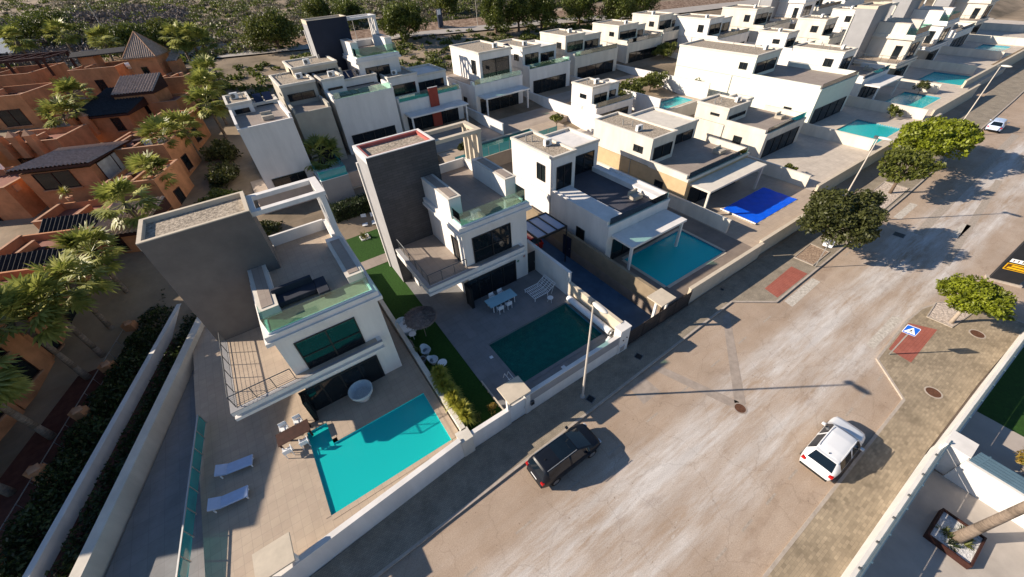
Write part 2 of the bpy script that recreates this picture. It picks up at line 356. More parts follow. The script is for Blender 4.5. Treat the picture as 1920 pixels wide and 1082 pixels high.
LK = [(-90, 6.1), (-3, 9.3), (29.6, 10.45), (32.6, 8.1), (43, 8.35), (62, 8.9), (92, 10.2), (114, 11.1), (170, 14), (300, 21)]
LW = [(-90, 8.6), (-6.6, 11.4), (3.4, 12.35), (18.2, 12.4), (55, 12.7), (75, 13.3), (92, 14.0), (114, 15.0), (170, 18), (300, 25)]
RK = [(-90, -3.6), (12.5, -2.25), (29.9, -2.1), (32.4, 0.45), (38.6, 0.75), (41.2, 0.6), (43.2, 0.0), (44.6, -1.2), (45.3, -3.2), (45.6, -6), (45.6, -60)]
RW = [(-90, -5.4), (15.8, -4.5), (27, -4.45), (35.4, -4.6), (43.6, -5.0), (43.9, -9), (43.9, -60)]
mb = MB(); mb.quad((-90, -8, 0), (300, -8, 0), (300, 25, 0), (-90, 14, 0)); mb.quad((45.0, -60, 0), (60, -60, 0), (60, -8, 0), (45.0, -8, 0))
struct('road', mb, ROADM)
def at(poly, x):
    for a, b in zip(poly, poly[1:]):
        if x <= b[0]: return a[1] + (b[1]-a[1])*(x-a[0])/(b[0]-a[0])
    return poly[-1][1]
def strip(A, Bq, z0, z1):
    mb = MB(); xs = sorted(set([p[0] for p in A] + [p[0] for p in Bq]))
    for a, b in zip(xs, xs[1:]): mb.prism([(a, at(A, a)), (b, at(A, b)), (b, at(Bq, b)), (a, at(Bq, a))], z0, z1)
    return mb
# left pavement (one mesh, built as one outline)
IN = [(x, y+0.16) for x, y in LK]
IN[3] = (32.67, 8.27); IN[2] = (29.66, 10.62)
def outline(mb, A, Bq, z):
    mb.add([(x, y, z) for x, y in A] + [(x, y, z) for x, y in reversed(Bq)], [tuple(range(len(A)+len(Bq)))])
mb = MB(); outline(mb, IN, LW, 0.125); struct('pavement_left', mb, PAVEL)
def kerb(name, A, I, z=0.13):
    mb = MB(); 
    for (a, b), (c, d) in zip(zip(A, A[1:]), zip(I, I[1:])):
        mb.add([(*a, -.02), (*b, -.02), (*a, z), (*b, z), (*c, z), (*d, z)], [(0, 1, 3, 2), (2, 3, 5, 4)])
    return struct(name, mb, KERB)
kerb('kerb_left', LK, IN)
IR = []
for i, (x, y) in enumerate(RK):
    a = RK[max(i-1, 0)]; b = RK[min(i+1, len(RK)-1)]; d = Vector((b[0]-a[0], b[1]-a[1])).normalized(); IR.append((x + d.y*0.16, y - d.x*0.16))
mb = MB(); A = [(x, y) for x, y in IR]
mb.add([(x, y, 0.125) for x, y in A] + [(x, y, 0.125) for x, y in reversed(RW)], [tuple(range(len(A)+len(RW)))[::-1]])
struct('pavement_right', mb, PAVER); kerb('kerb_right', RK, IR)
# tactile red crossing pads, white stripes, patches, dashes
mb = MB(); mb.add([(33.5,9.75,.13),(38.55,9.98,.13),(38.6,8.5,.13),(33.2,8.4,.13)], [(0,3,2,1)]); tag(mb.build('crossing_pad', REDP), 'red paved crossing pad on the left kerb bulge near the big dark tree', 'paving', kind='structure')
mb = MB(); mb.add([(34.1,.28,.13),(38.4,.5,.13),(39.3,-1.1,.13),(33.9,-1.2,.13)], [(0,3,2,1)]); tag(mb.build('crossing_pad', REDP), 'red paved crossing pad under the blue pedestrian sign', 'paving', kind='structure')
mb = MB()
for q in ([(33.4,7.85),(38.5,8.0),(38.5,7.25),(33.2,7.05)], [(33.5,1.5),(38.6,1.6),(38.9,.95),(33.4,.95)], [(56,7.9),(61,8.0),(61,7.3),(56,7.2)], [(56,3.0),(60,3.0),(60,2.3),(56,2.3)]):
    mb.add([(*p, .004) for p in q], [(0,3,2,1)])
struct('crossing_paint', mb, PAINT)
mb = MB()
for k in range(16):
    x = -8 + k*3.75; y = at([(-10, 6.75), (34, 8.15), (60, 8.4)], x) - .55
    if 31 < x < 44: continue
    mb.add([(x,y,.004),(x+1.15,y+.03,.004),(x+1.15,y+.14,.004),(x,y+.11,.004)], [(0,1,2,3)])
for k in range(12):
    x = 4 + k*2.4; mb.add([(x,-.55,.004),(x+1.0,-.53,.004),(x+1.0,-.41,.004),(x,-.43,.004)], [(0,1,2,3)])
mb.add([(54,4.6,.004),(95,6.2,.004),(95,7.0,.004),(54,5.4,.004)], [(0,1,2,3)])
mb.add([(50,1.2,.004),(75,3.4,.004),(75,4.0,.004),(50,1.8,.004)], [(0,1,2,3)])
struct('road_dashes', mb, PAINTF)
mb = MB()
for q in ([(27.4,9.9),(28.4,9.95),(21.1,3.9),(20.3,4.2)], [(18.2,10.0),(19.0,9.7),(20.9,4.3),(20.3,3.8)], [(15.4,8.1),(17.2,8.1),(17.2,9.6),(15.6,9.6)]):
    mb.add([(*p, .006) for p in q], [(0,3,2,1)])
struct('road_patches', mb, ROADP)

def disc(name, x, y, z, r, m1, m2, label, cat, rim=0.09, group=None, grate=False):
    t = thing(name, (x, y, z), label, cat, 0, group)
    MB().lathe([(r, 0), (r+rim, 0), (r+rim, .012), (r, .012), (r, 0)], 28).build('rim', m2, t)
    mb = MB().lathe([(0.0, .006), (r, .006)], 28)
    for i in range(-3, 4):
        c = math.sqrt(max(0, r*r-(i*r/3.6)**2))*.85; mb.box(-c, c, i*r/3.6-.015, i*r/3.6+.015, .006, .014)
    mb.build('lid', m1, t); return t
RUST = mat('rusty_iron', (0.12, 0.055, 0.032), 0.8, 0.3, 6)
disc('manhole_cover', 20.5, 3.95, .006, .36, RUST, ROADP, 'round rusty manhole in the road where two patched trenches meet', 'manhole')
disc('manhole_cover', 41.1, -3.05, .126, .42, RUST, KERB, 'rusty round manhole on the tan pavement behind the round lime tree', 'manhole')
disc('manhole_cover', 32.1, -3.1, .126, .42, RUST, KERB, 'rusty round manhole on the tan pavement at the kerb corner', 'manhole')
def grate(x, y, z, s, label, rz=0):
    t = thing('drain_grate', (x, y, z), label, 'drain', rz, 'square drain grates')
    mb = MB()
    for a in (-1, 1): mb.box(a*s-.03, a*s+.03, -s-.03, s+.03, 0, .012); mb.box(-s+.03, s-.03, a*s-.03, a*s+.03, 0, .012)
    mb.build('frame', RAILM, t); mb = MB()
    mb.box(-s+.03, s-.03, -s+.03, s-.03, 0.001, .003)
    for i in range(-4, 5): mb.box(-s+.04, s-.04, i*s/5-.02, i*s/5+.02, .003, .01)
    mb.build('grille', FRAME, t)
grate(18.3, 11.2, .126, .26, 'dark square drain grate on the shaded pavement right of the pool pier', .3)
grate(12.6, 10.6, .126, .26, 'dark square drain grate beside the foot of the street lamp', .3)
grate(30.4, 12.0, .126, .14, 'small dark drain cover in the shade before the neighbour fence', .3)
grate(52.5, 6.1, .008, .45, 'dark drain grate in the road within the big tree shadow', .1)

# tree pits
def pit(poly, z, m, label, rimm=KERB):
    c = (sum(p[0] for p in poly)/len(poly), sum(p[1] for p in poly)/len(poly)); t = thing('tree_pit', (*c, z), label, 'tree pit')
    mb = MB(); n = len(poly)
    for i in range(n):
        a, b = poly[i], poly[(i+1)%n]; ai = (c[0]+(a[0]-c[0])*.92, c[1]+(a[1]-c[1])*.92); bi = (c[0]+(b[0]-c[0])*.92, c[1]+(b[1]-c[1])*.92)
        mb.prism([a, b, bi, ai], z-.05, z+.06)
    mb.build('kerb_edging', rimm, t, off=(*c, z))
    mb = MB(); mb.add([(c[0]+(a[0]-c[0])*.93, c[1]+(a[1]-c[1])*.93, z+.02) for a in poly], [tuple(range(n))]); mb.build('stone_fill', m, t, off=(*c, z))
    return t
RUBBLE = mat('pale_rubble', (0.52, 0.43, 0.36), 0.9, 0.45, 5, 1.0, 7, col2=(0.72, 0.62, 0.54))
RUBBLE2 = mat('brown_rubble', (0.26, 0.16, 0.11), 0.9, 0.5, 6, 1.0, 8, col2=(0.50, 0.38, 0.28))
pit([(40.3,-.05),(42.9,.15),(44.2,-.75),(43.6,-2.1),(40.4,-1.7)], .13, RUBBLE, 'pale rubble bed under the round lime tree')
pit([(40.1,10.6),(43.8,10.8),(43.7,8.9),(40.2,8.8)], .13, RUBBLE2, 'brown rubble square bed beneath the big dark tree')
pit([(56.5,11.6),(64.5,12.0),(64.5,9.4),(56.5,9.1)], .13, RUBBLE, 'pale rubble bed under the sparse street tree up the road')

# ---------------------------------------------------------------- villas
def window(parent, x0, x1, z0, z1, y, axis='y', sign=-1, mull=1, bar=None, m=FRAME, g=WIN, label=None, depth=.08):
    """window on a wall plane; axis 'y': wall at y, facing sign*y ; axis 'x': wall at x=y, spanning x0..x1 along y"""
    def bx(mb, a0, a1, d0, d1, c0, c1):
        d0, d1 = sorted((y+sign*d0, y+sign*d1))
        return mb.box(a0, a1, d0, d1, c0, c1) if axis == 'y' else mb.box(d0, d1, a0, a1, c0, c1)
    f = MB(); t = .07
    bx(f, x0, x1, -.02, depth, z0, z0+t); bx(f, x0, x1, -.02, depth, z1-t, z1); bx(f, x0, x0+t, -.018, depth-.002, z0+t, z1-t); bx(f, x1-t, x1, -.018, depth-.002, z0+t, z1-t)
    for i in range(mull):
        c = x0+(x1-x0)*(i+1)/(mull+1); bx(f, c-t*.7, c+t*.7, -.018, depth-.002, z0+t, z1-t)
    if bar is not None:
        for i in range(mull+1):
            a = x0+(x1-x0)*i/(mull+1)+t; b = x0+(x1-x0)*(i+1)/(mull+1)-t; c = z0+(z1-z0)*bar; bx(f, a, b, 0, depth-.02, c-t/2, c+t/2)
    fo = f.build('window', m, parent, label)
    bx(MB(), x0+t*.5, x1-t*.5, .004, .016, z0+t*.5, z1-t*.5).build('pane', g, fo)
    if m is not FRAME: bx(MB(), x0-.12, x1+.12, .0, .2, z0-.12, z0-.01).build('sill', MT['terracotta_coping'], fo)
    return fo

def balustrade(mb, pts, z0, z1, t=.012):
    for a, b in zip(pts, pts[1:]):
        if abs(a[0]-b[0]) < 1e-6: mb.box(a[0]-t, a[0]+t, min(a[1], b[1]), max(a[1], b[1]), z0, z1)
        else: mb.box(min(a[0], b[0]), max(a[0], b[0]), a[1]-t, a[1]+t, z0, z1)
    return mb
def railing(parent, pts, z0, h=1.0, step=1.35, fill=None):
    mb = MB()
    for a, b in zip(pts, pts[1:]):
        A = Vector((*a, z0)); Bv = Vector((*b, z0)); L = (Bv-A).length; n = max(1, round(L/step))
        for i in range(n+1):
            p = A.lerp(Bv, i/n); mb.tube(p, p+Vector((0, 0, h)), .028, n=6)
        mb.tube(A+Vector((0, 0, h)), Bv+Vector((0, 0, h)), .035, n=6); mb.tube(A+Vector((0, 0, h*.12)), Bv+Vector((0, 0, h*.12)), .018, n=6)
        for k in range(1, 6):
            zz = h*(.12+.14*k); mb.tube(A+Vector((0, 0, zz)), Bv+Vector((0, 0, zz)), .007, n=4)
    return mb.build('railing', RAILM, parent)

def villa_tall(loc, label, wall=WHITE, tower=DARKST, floor=TOPAZ, redroof=False, mirror=False, detail=True, name='villa', canopy=False, backdeep=9.9, group=None, bh=9.55):
    """two storeys, roof terrace between two parapet blocks, slate-clad stair tower, corner balcony"""
    t = thing(name, loc, label, 'house', 0, group)
    w = MB()
    w.box(0, 6.3, .0, backdeep, 0, 7.15)                         # body
    w.box(-.35, 6.65, -.35, backdeep+.2, 7.15, 7.42); w.box(-.22, 6.52, -.22, backdeep+.1, 7.42, 7.80)     # stepped cornice
    w.build('walls', wall, t); parts('porch_pier', [(-3.0, -2.3, 4.9, 6.38, 0, 3.2)], wall, t)
    parts('parapet_block', [(.02, 1.07, 1.4, 6.4, 7.8, bh), (5.25, 6.3, 1.4, 7.0, 7.8, bh)], wall, t)
    parts('coping', [(a-.04, a+1.09, 1.34, 6.38, bh, bh+.07) for a in (.02, 5.25)], WHITE2 if detail else wall, t)
    parts('parapet_trough', [(a+.2, a+.85, 1.6, 6.3, bh+.07, bh+.11) for a in (.02, 5.25)], TOPAZ, t)
    w = MB().box(.25, 6.05, .06, backdeep-.2, 7.8, 7.86); w.build('terrace_floor', floor, t)
    parts('terrace_wall', [(5.8, 6.2, 7.1, backdeep-.1, 7.86, 8.6), (1.9, 5.8, backdeep-.3, backdeep-.1, 7.86, 8.7)], wall, t)
    # glass balustrade
    balustrade(MB(), [(.12, 1.38), (.12, .0), (6.2, .0), (6.2, 1.38)], 7.86, 8.98).build('glass_balustrade', GLASSB, t)
    w = MB(); w.box(.05, 6.27, -.07, .07, 7.80, 7.90); w.box(.05, .19, .07, 1.34, 7.80, 7.90); w.box(6.13, 6.27, .07, 1.34, 7.80, 7.90); w.build('glass_channel', WMETAL, t)
    # tower
    X0, X1, Y0, Y1, H = -3.95, 1.85, 6.4, 9.75, 12.4
    MB().box(X0, X1, Y0, Y1, 0, H-.5).build('stair_tower', [tower], t)
    w = MB(); w.box(X0-.012, X0-.002, Y0+.02, Y1-.02, 0, H-.5); w.build('tower_side', GREYW, t)
    w = MB(); tt = .2
    w.box(X0-.03, X1+.03, Y0-.03, Y0+tt, H-.5, H); w.box(X0-.03, X1+.03, Y1-tt, Y1+.03, H-.5, H); w.box(X0-.03, X0+tt, Y0+tt, Y1-tt, H-.5, H); w.box(X1-tt, X1+.03, Y0+tt, Y1-tt, H-.5, H)
    pr = w.build('tower_parapet', wall if redroof else CREAM, t)
    f = MB(); f.box(X0-.012, X1+.012, Y0-.036, Y0-.031, H-.5, H-.06); f.build('parapet_cladding', tower, pr)
    if redroof:
        w = MB(); a = .2; b = .36
        w.box(X0+a, X1-a, Y0+a, Y0+b, H-.36, H-.04); w.box(X0+a, X1-a, Y1-b, Y1-a, H-.36, H-.04); w.box(X0+a, X0+b, Y0+b, Y1-b, H-.36, H-.04); w.box(X1-b, X1-a, Y0+b, Y1-b, H-.36, H-.04)
        w.build('red_edging', RED, t)
    MB().box(X0+.2, X1-.2, Y0+.2, Y1-.2, H-.5, H-.3).build('gravel_roof', GRAVEL, t)
    w = MB(); w.box(X0-.16, X0-.02, Y1-.14, Y1+.08, 0, H-1.4); w.build('side_fin', wall, t)
    # pergola
    w = MB(); px0, px1, py0, py1, pz = X1+.03, 6.5, Y0+.35, Y1-.05, 12.05
    w.box(px0, px1, py0, py0+.45, pz-.3, pz); w.box(px0, px1, py1-.45, py1, pz-.3, pz); w.box(px1-.5, px1, py0+.45, py1-.45, pz-.3, pz); w.box(px0, px0+.3, py0+.45, py1-.45, pz-.3, pz)
    pm = CREAM if redroof else wall; pg = w.build('pergola', pm, t)
    parts('column', [(px1-.46, px1-.1, c, c+.24, 7.86, pz-.3) for c in (py0+.02, py0+.95, py1-1.15, py1-.3)], pm, pg)
    # balcony
    w = MB(); w.box(-3.83, 5.6, -.62, 0, 3.62, 3.9); w.box(-3.83, 0, 0, 6.38, 3.62, 3.9); w.box(-3.7, 5.5, -.5, 0, 3.42, 3.62); w.box(-3.7, 0, 0, 6.38, 3.42, 3.62); w.box(-3.83, 5.6, -.7, 0, 3.2, 3.42); w.box(-3.83, 0, 0, 6.38, 3.2, 3.42)
    w.build('balcony', wall, t)
    w = MB(); w.box(-3.45, -.01, -.3, 6.36, 3.9, 3.93); w.box(-.01, 5.3, -.4, -.01, 3.9, 3.93); w.build('balcony_floor', floor if detail else TERR2, t)
    w = MB(); w.box(-3.83, -3.45, -.62, 6.36, 3.9, 3.945); w.box(-3.45, 5.6, -.62, -.42, 3.9, 3.945); w.build('balcony_edge', GREYW, t)
    railing(t, [(-3.5, 6.2), (-3.5, -.28), (-.05, -.28)], 3.94)
    window(t, .85, 4.6, 3.96, 6.45, 0, bar=.45)
    window(t, .9, 2.0, 3.96, 6.15, 0, 'x', -1, mull=0, label='narrow balcony door in the side wall')
    # ground floor doors
    dr = MB(); dr.box(-.5, 4.9, -.1, -.03, 2.28, 2.4); dr.box(-.5, -.38, -.1, -.03, 0, 2.28); dr.box(4.78, 4.9, -.1, -.03, 0, 2.28); dr.box(-.38, 4.78, -.1, -.03, 0, .06)
    for x in (.9, 2.2, 3.5): dr.box(x-.05, x+.05, -.1, -.03, .06, 2.28)
    d = dr.build('sliding_door', FRAME, t); MB().box(-.38, 4.78, -.06, -.045, .06, 2.28).build('pane', WIN, d)
    for i in range(3): 
        MB().box(-.46+i*.09, -.40+i*.09, -.95, -.12, .02, 2.26).build('folded_door', FRAME, t)
    return t

def villa_low(loc, label, w=8.0, d=16.0, h1=4.0, uy=8.5, uh=8.0, ux0=0, ux1=3.2, wall=WHITE, floor=TOPAZ, glass=True, canopy=True, ground=None, name='villa', rz=0, uwin=True, dark=False, group=None, gw=None):
    """flat-roofed house: long ground storey with roof terrace and a taller block behind"""
    t = thing(name, loc, label, 'house', rz, group)
    MB().box(0, w, 0, d, 0, h1).build('ground_storey', ground or wall, t)
    q = MB(); tt = .22; hp = .75
    q.box(-.05, w+.05, -.05, tt, h1, h1+.3); q.box(-.05, tt, tt, uy, h1, h1+hp); q.box(w-tt, w+.05, tt, uy, h1, h1+hp); q.build('parapet', wall, t)
    MB().box(tt, w-tt, tt, d-.1, h1, h1+.06).build('terrace_floor', floor, t)
    if glass: balustrade(MB(), [(tt, .1), (w-tt, .1)], h1+.3, h1+1.05).build('glass_balustrade', GLASSB, t)
    MB().box(ux0, ux1, uy, d+.02, h1+.06, uh).build('upper_block', wall, t)
    if ux1 < w-1: MB().box(ux1, w, uy+2.2, d+.02, h1+.06, uh-.9).build('upper_wing', wall, t)
    q = MB(); 
    for a0, a1, b0, b1, hh in ((ux0, ux1, uy, d+.02, uh), (ux1, w, uy+2.2, d+.02, uh-.9)) if ux1 < w-1 else ((ux0, ux1, uy, d+.02, uh),):
        q.box(a0-.08, a1+.08, b0-.08, b0+.2, hh, hh+.28); q.box(a0-.08, a1+.08, b1-.2, b1+.08, hh, hh+.28); q.box(a0-.08, a0+.2, b0+.2, b1-.2, hh, hh+.28); q.box(a1-.2, a1+.08, b0+.2, b1-.2, hh, hh+.28)
    q.build('roof_coping', WHITE2, t)
    MB().box(ux0+.2, ux1-.2, uy+.2, d-.2, uh, uh+.06).build('gravel_roof', GRAVEL, t)
    if uwin:
        window(t, ux0+.5, ux1-.5, h1+.6, uh-.9, uy, bar=None); window(t, uy+1.2, uy+2.6, h1+1.2, uh-1, ux0, 'x', -1)
        if ux1 < w-2: window(t, ux1+.4, w-.6, h1+.1, uh-1.7, uy+2.2, mull=2)
    window(t, .8, w-1, .05, 2.5, 0, mull=3)
    window(t, 3, 4.2, 1.0, 2.3, 0, 'x', -1, mull=0)
    rr = random.Random(label)
    ax, ay = ux0+.5+rr.random()*max(.2, ux1-ux0-1.9), uy+1.0+rr.random()*2
    a = MB().box(ax, ax+.85, ay, ay+.38, uh+.12, uh+.78).build('air_conditioner', WMETAL, t); MB().lathe([(0, 0), (.24, 0), (.24, .02), (0, .02)], 14).build('fan_grille', RAILM, a).matrix_local = Matrix.Translation((ax+.3, ay-.01, uh+.45)) @ Matrix.Rotation(R(90), 4, 'X')
    for _ in range(2): vx, vy = ux0+.5+rr.random()*(ux1-ux0-1), uy+2.5+rr.random()*max(.5, d-uy-4); MB().tube((vx, vy, uh), (vx, vy, uh+.7), .07, n=8).build('vent_pipe', STEEL, t)
    if rr.random() < .5 and ux1 < w-1: 
        for k in range(2): px = ux1+.5+k*1.15; MB().add([(px, uy+3.2, uh-.8), (px+1, uy+3.2, uh-.8), (px+1, uy+4.9, uh-.1), (px, uy+4.9, uh-.1)], [(0, 1, 2, 3), (3, 2, 1, 0)]).build('solar_panel', mat('solar_glass', (.01,.015,.04), .1, .1, 1), t)
    if rr.random() < .6: q = MB(); x_ = w-1.6; q.box(x_-1.2, x_, 2.0, 2.8, h1+.1, h1+.5); q.box(x_-1.2, x_, 2.8, 3.0, h1+.1, h1+.8); q.build('terrace_bench', mat('beige_cushion', (.4,.36,.3), .9), t)
    dp = MB().tube((-.06, d*.55, 0), (-.06, d*.55, h1), .05, n=6).build('downpipe', STEEL, t)
    if canopy:
        q = MB(); q.box(.5, w-.3, -2.6, -.02, 2.9, 3.12); q.build('porch_roof', wall, t)
        parts('porch_post', [(x, x+.22, -2.5, -2.28, 0, 2.9) for x in (.6, w-.8)], wall, t)
    return t
# ---------------------------------------------------------------- our plot: raised terrace with pool, lawn, walls
def pool(name, label, rects, z, depth, tile, water, coping=None, group=None):
    """rects: list of (x0,x1,y0,y1) that join along x; basin, water and coping at their real place"""
    xa = min(r[0] for r in rects); ya = min(r[2] for r in rects); t = thing('swimming_pool', (xa, ya, z), label, 'swimming pool', 0, group)
    bm_ = MB(); wt = MB()
    for i, (x0, x1, y0, y1) in enumerate(rects):
        bm_.add([(x0,y0,z-depth),(x1,y0,z-depth),(x1,y1,z-depth),(x0,y1,z-depth)], [(0,1,2,3)])
        wt.add([(x0,y0,z-.14),(x1,y0,z-.14),(x1,y1,z-.14),(x0,y1,z-.14)], [(0,1,2,3)])
    seg = []
    for (x0, x1, y0, y1) in rects: seg += [((x0,y0),(x1,y0)), ((x1,y1),(x0,y1))]
    rs = sorted(rects)
    seg.append(((rs[0][0], rs[0][3]), (rs[0][0], rs[0][2]))); seg.append(((rs[-1][1], rs[-1][2]), (rs[-1][1], rs[-1][3])))
    for r, q in zip(rs, rs[1:]):
        if r[2] != q[2]: seg.append(((q[0], q[2]), (q[0], r[2])))
        if r[3] != q[3]: seg.append(((q[0], q[3]), (q[0], r[3])))
    for (a, b) in seg: bm_.add([(*a,z-depth),(*b,z-depth),(*b,z),(*a,z)], [(0,1,2,3)])
    x0, x1, y0, y1 = rects[0]; sb = MB()
    for i in range(3): sb.box(x1-.3*(3-i), x1-.3*(2-i)-.003, y0+.003, y0+1.6, z-depth+.001, z-depth+(i+1)*depth*.24)
    sb.build('steps', tile, t, off=(xa,ya,z)); wl = MB()
    for (a, b) in seg:
        d = Vector((b[0]-a[0], b[1]-a[1])).normalized(); o_ = Vector((-d.y, d.x))*.004; wl.add([(a[0]+o_.x,a[1]+o_.y,z-.26),(b[0]+o_.x,b[1]+o_.y,z-.26),(b[0]+o_.x,b[1]+o_.y,z-.03),(a[0]+o_.x,a[1]+o_.y,z-.03)], [(0,1,2,3)])
    wl.build('waterline_band', WLINE, t, off=(xa,ya,z))
    bm_.build('basin', tile, t, off=(xa,ya,z)); wt.build('water', water, t, off=(xa,ya,z))
    c = MB(); k = .3
    for (a, b) in seg:
        d = Vector((b[0]-a[0], b[1]-a[1])).normalized(); nrm = Vector((d.y, -d.x))*k
        c.prism([a, b, (b[0]+nrm.x, b[1]+nrm.y), (a[0]+nrm.x, a[1]+nrm.y)], z-.03, z+.02)
    c.build('coping', coping or CREAM, t, off=(xa,ya,z))
    return t
def deck(name, x0, x1, y0, y1, z, m, holes=(), zb=0.0):
    """paved slab with rectangular openings"""
    xs = sorted(set([x0, x1] + [h[i] for h in holes for i in (0,1)])); ys = sorted(set([y0, y1] + [h[i] for h in holes for i in (2,3)]))
    mb = MB()
    for a, b in zip(xs, xs[1:]):
        for c, d in zip(ys, ys[1:]):
            mx, my = (a+b)/2, (c+d)/2
            if not (x0 < mx < x1 and y0 < my < y1) or any(h[0] < mx < h[1] and h[2] < my < h[3] for h in holes): continue
            mb.add([(a,c,z),(b,c,z),(b,d,z),(a,d,z)], [(0,1,2,3)])
    for a, b in (((x0,y0),(x1,y0)), ((x1,y0),(x1,y1)), ((x1,y1),(x0,y1)), ((x0,y1),(x0,y0))): mb.add([(*a,zb),(*b,zb),(*b,z),(*a,z)], [(0,1,2,3)])
    return struct(name, mb, m)
def wall_thing(name, label, cat, boxes, m, capm=None, cap=.05, over=.04, group=None):
    x0 = min(b[0] for b in boxes); y0 = min(b[2] for b in boxes); z0 = min(b[4] for b in boxes)
    t = thing(name, (x0, y0, z0), label, cat, 0, group); mb = MB(); cp = MB()
    for b in boxes: mb.box(*b); cp.box(b[0]-over, b[1]+over, b[2]-over, b[3]+over, b[5], b[5]+cap)
    mb.build('wall_body', m, t, off=(x0,y0,z0)); cp.build('wall_cap', capm or m, t, off=(x0,y0,z0)); return t

Z = 1.2
villa_tall((10.45, 23.9, Z), 'white villa with dark stair tower and red-edged gravel roof behind the dark green pool', redroof=True)
PW = (8.95, 17.0, 14.0, 18.65)
deck('pool_terrace', 6.6, 17.7, 12.62, 33.6, Z, GREYT, [PW])
pool('pool', 'dark green swimming pool in front of the white villa with the dark tower', [PW], Z, 1.15, POOLC, WATERG, GREYT)
mb = MB().box(3.75, 6.6, 12.62, 34.6, 0, Z-.03); mb.box(3.75, 17.6, 36.2, 45.5, 0, Z-.03); struct('lawn', mb, GRASS)
struct('garden_path', MB().box(3.75, 10, 34.6, 36.2, 0, Z), TOPAZ)
# pool steps (inside the pool)
st = MB(); 
for i in range(4): st.box(8.92+i*.28, 9.2+i*.28, 15.6, 18.58, Z-1.1, Z-.25-i*.22)
o = st.build('pool_steps', POOLC); tag(o, 'submerged steps along the left side of the dark green pool', 'steps'); 

wall_thing('garden_wall', 'long street wall in front of the dark green pool', 'wall', [(8.5, 17.1, 12.4, 12.62, -.02, 2.2)], WHITE)
wall_thing('gate_pier', 'white square pier with meter box at the right end of the pool wall', 'pier', [(17.1, 18.15, 12.34, 13.0, -.02, 2.75)], WHITE)
wall_thing('gate_pier', 'narrow white pier with letter box between the gate and the pool wall', 'pier', [(8.15, 8.5, 12.36, 12.7, -.02, 2.3)], WHITE)
wall_thing('garden_wall', 'white low street wall before the dark strip of lawn', 'wall', [(3.9, 6.85, 12.38, 12.6, -.02, 1.85)], WHITE)
wall_thing('corner_pier', 'cream pier where the two villa plots meet at the street', 'pier', [(3.05, 3.85, 12.2, 12.95, -.02, 1.95)], WHITE2)
wall_thing('boundary_wall', 'low white wall between the main villa lawn and the left villa', 'wall', [(3.5, 3.75, 12.95, 34, 0, 1.95)], WHITE2)
wall_thing('boundary_wall', 'tall white screen wall beside the lounger frame', 'wall', [(17.7, 17.93, 19.1, 25.4, 0, 3.85)], WHITE)
wall_thing('boundary_wall', 'cream low wall behind the rolled pool cover', 'wall', [(17.7, 17.92, 13.02, 19.08, 0, 2.8)], CREAM)
g = thing('street_gate', (6.9, 12.45, 0), 'white solid pedestrian gate left of the letter box pier', 'gate')
MB().box(0, 1.22, 0, .06, .08, 1.95).build('gate_panel', WMETAL, g); q = MB(); q.box(-.04, 0, -.02, .08, 0, 2.05); q.box(1.22, 1.25, -.02, .08, 0, 2.05); q.box(0, 1.22, -.02, .08, 1.95, 2.05); q.build('gate_frame', WHITE, g)
MB().tube((1.1, -.08, 1.0), (1.1, -.08, 1.2), .015).build('handle', STEEL, g)
def smallbox(name, label, cat, b, m): 
    t = thing(name, (b[0], b[2], b[4]), label, cat); MB().box(0, b[1]-b[0], 0, b[3]-b[2], 0, b[5]-b[4]).build('casing', m, t, bevel=.01)
    MB().box(.04, b[1]-b[0]-.04, -.012, -.002, .04, b[5]-b[4]-.04).build('front_plate', FRAME if m is not WMETAL else GREYW, t); return t
smallbox('letter_box', 'dark letter box on the narrow white pier', 'letter box', (8.5, 8.78, 12.24, 12.39, .95, 1.35), RAILM)
smallbox('meter_box', 'small white meter box low on the square pier', 'meter box', (17.2, 17.75, 12.27, 12.335, .35, 1.0), WMETAL)
for i, (x, z) in enumerate(((17.85, 1.7), (17.5, 1.55))): tag(MB().lathe([(0,0),(.05,0),(.05,.04),(0,.05)],10).build('entry_bell', FRAME), ('upper' if i == 0 else 'lower') + ' small black bell disc on the square pier', 'bell').location = (x, 12.30, z)
# grey panels upper band of the pool wall
tag(MB().box(8.55, 17.05, 12.388, 12.398, 1.32, 2.18).build('wall_panel', GREYW), 'grey panel band along the upper half of the pool street wall', 'panel')

# shed over pump with flat cream lid, ramp rails
t = thing('entrance_canopy', (6.68, 12.1, 0), 'cream flat entrance canopy over the street gate by the dark green pool', 'canopy')
MB().box(0, 1.74, 0, 1.52, 2.93, 3.05).build('canopy_slab', CREAM, t, bevel=.02); MB().box(.02, .2, .3, .5, .1, 2.93).build('post', WHITE, t); MB().box(1.5, 1.7, .7, 1.45, 1.2, 2.93).build('side_wall', WHITE, t)
t = thing('ladder', (8.1, 14.0, Z), 'white pool handrails behind the cream entrance canopy', 'ladder')
for dx in (0, .32): MB().path([(dx, 0, 0), (dx, .1, .85), (dx+.05, 1.0, .75), (dx+.05, 1.25, 0)], [.022]*4, 6).build('rail', WMETAL, t)
q = MB(); [q.tube((0, .03+.25*i, .3+.12*i), (.32, .03+.25*i, .3+.12*i), .018) for i in range(3)]; q.build('rung', WMETAL, t)
t = thing('planter_edge', (6.6, 12.7, Z), 'cream rail edging between lawn and terrace near the gate', 'rail')
MB().box(-.06, .02, 0, 3.0, .35, .42).build('top_bar', CREAM, t); parts('post', [(-.05, .01, y, y+.06, 0, .35) for y in (0, .7, 1.4, 2.1, 2.85)], CREAM, t)
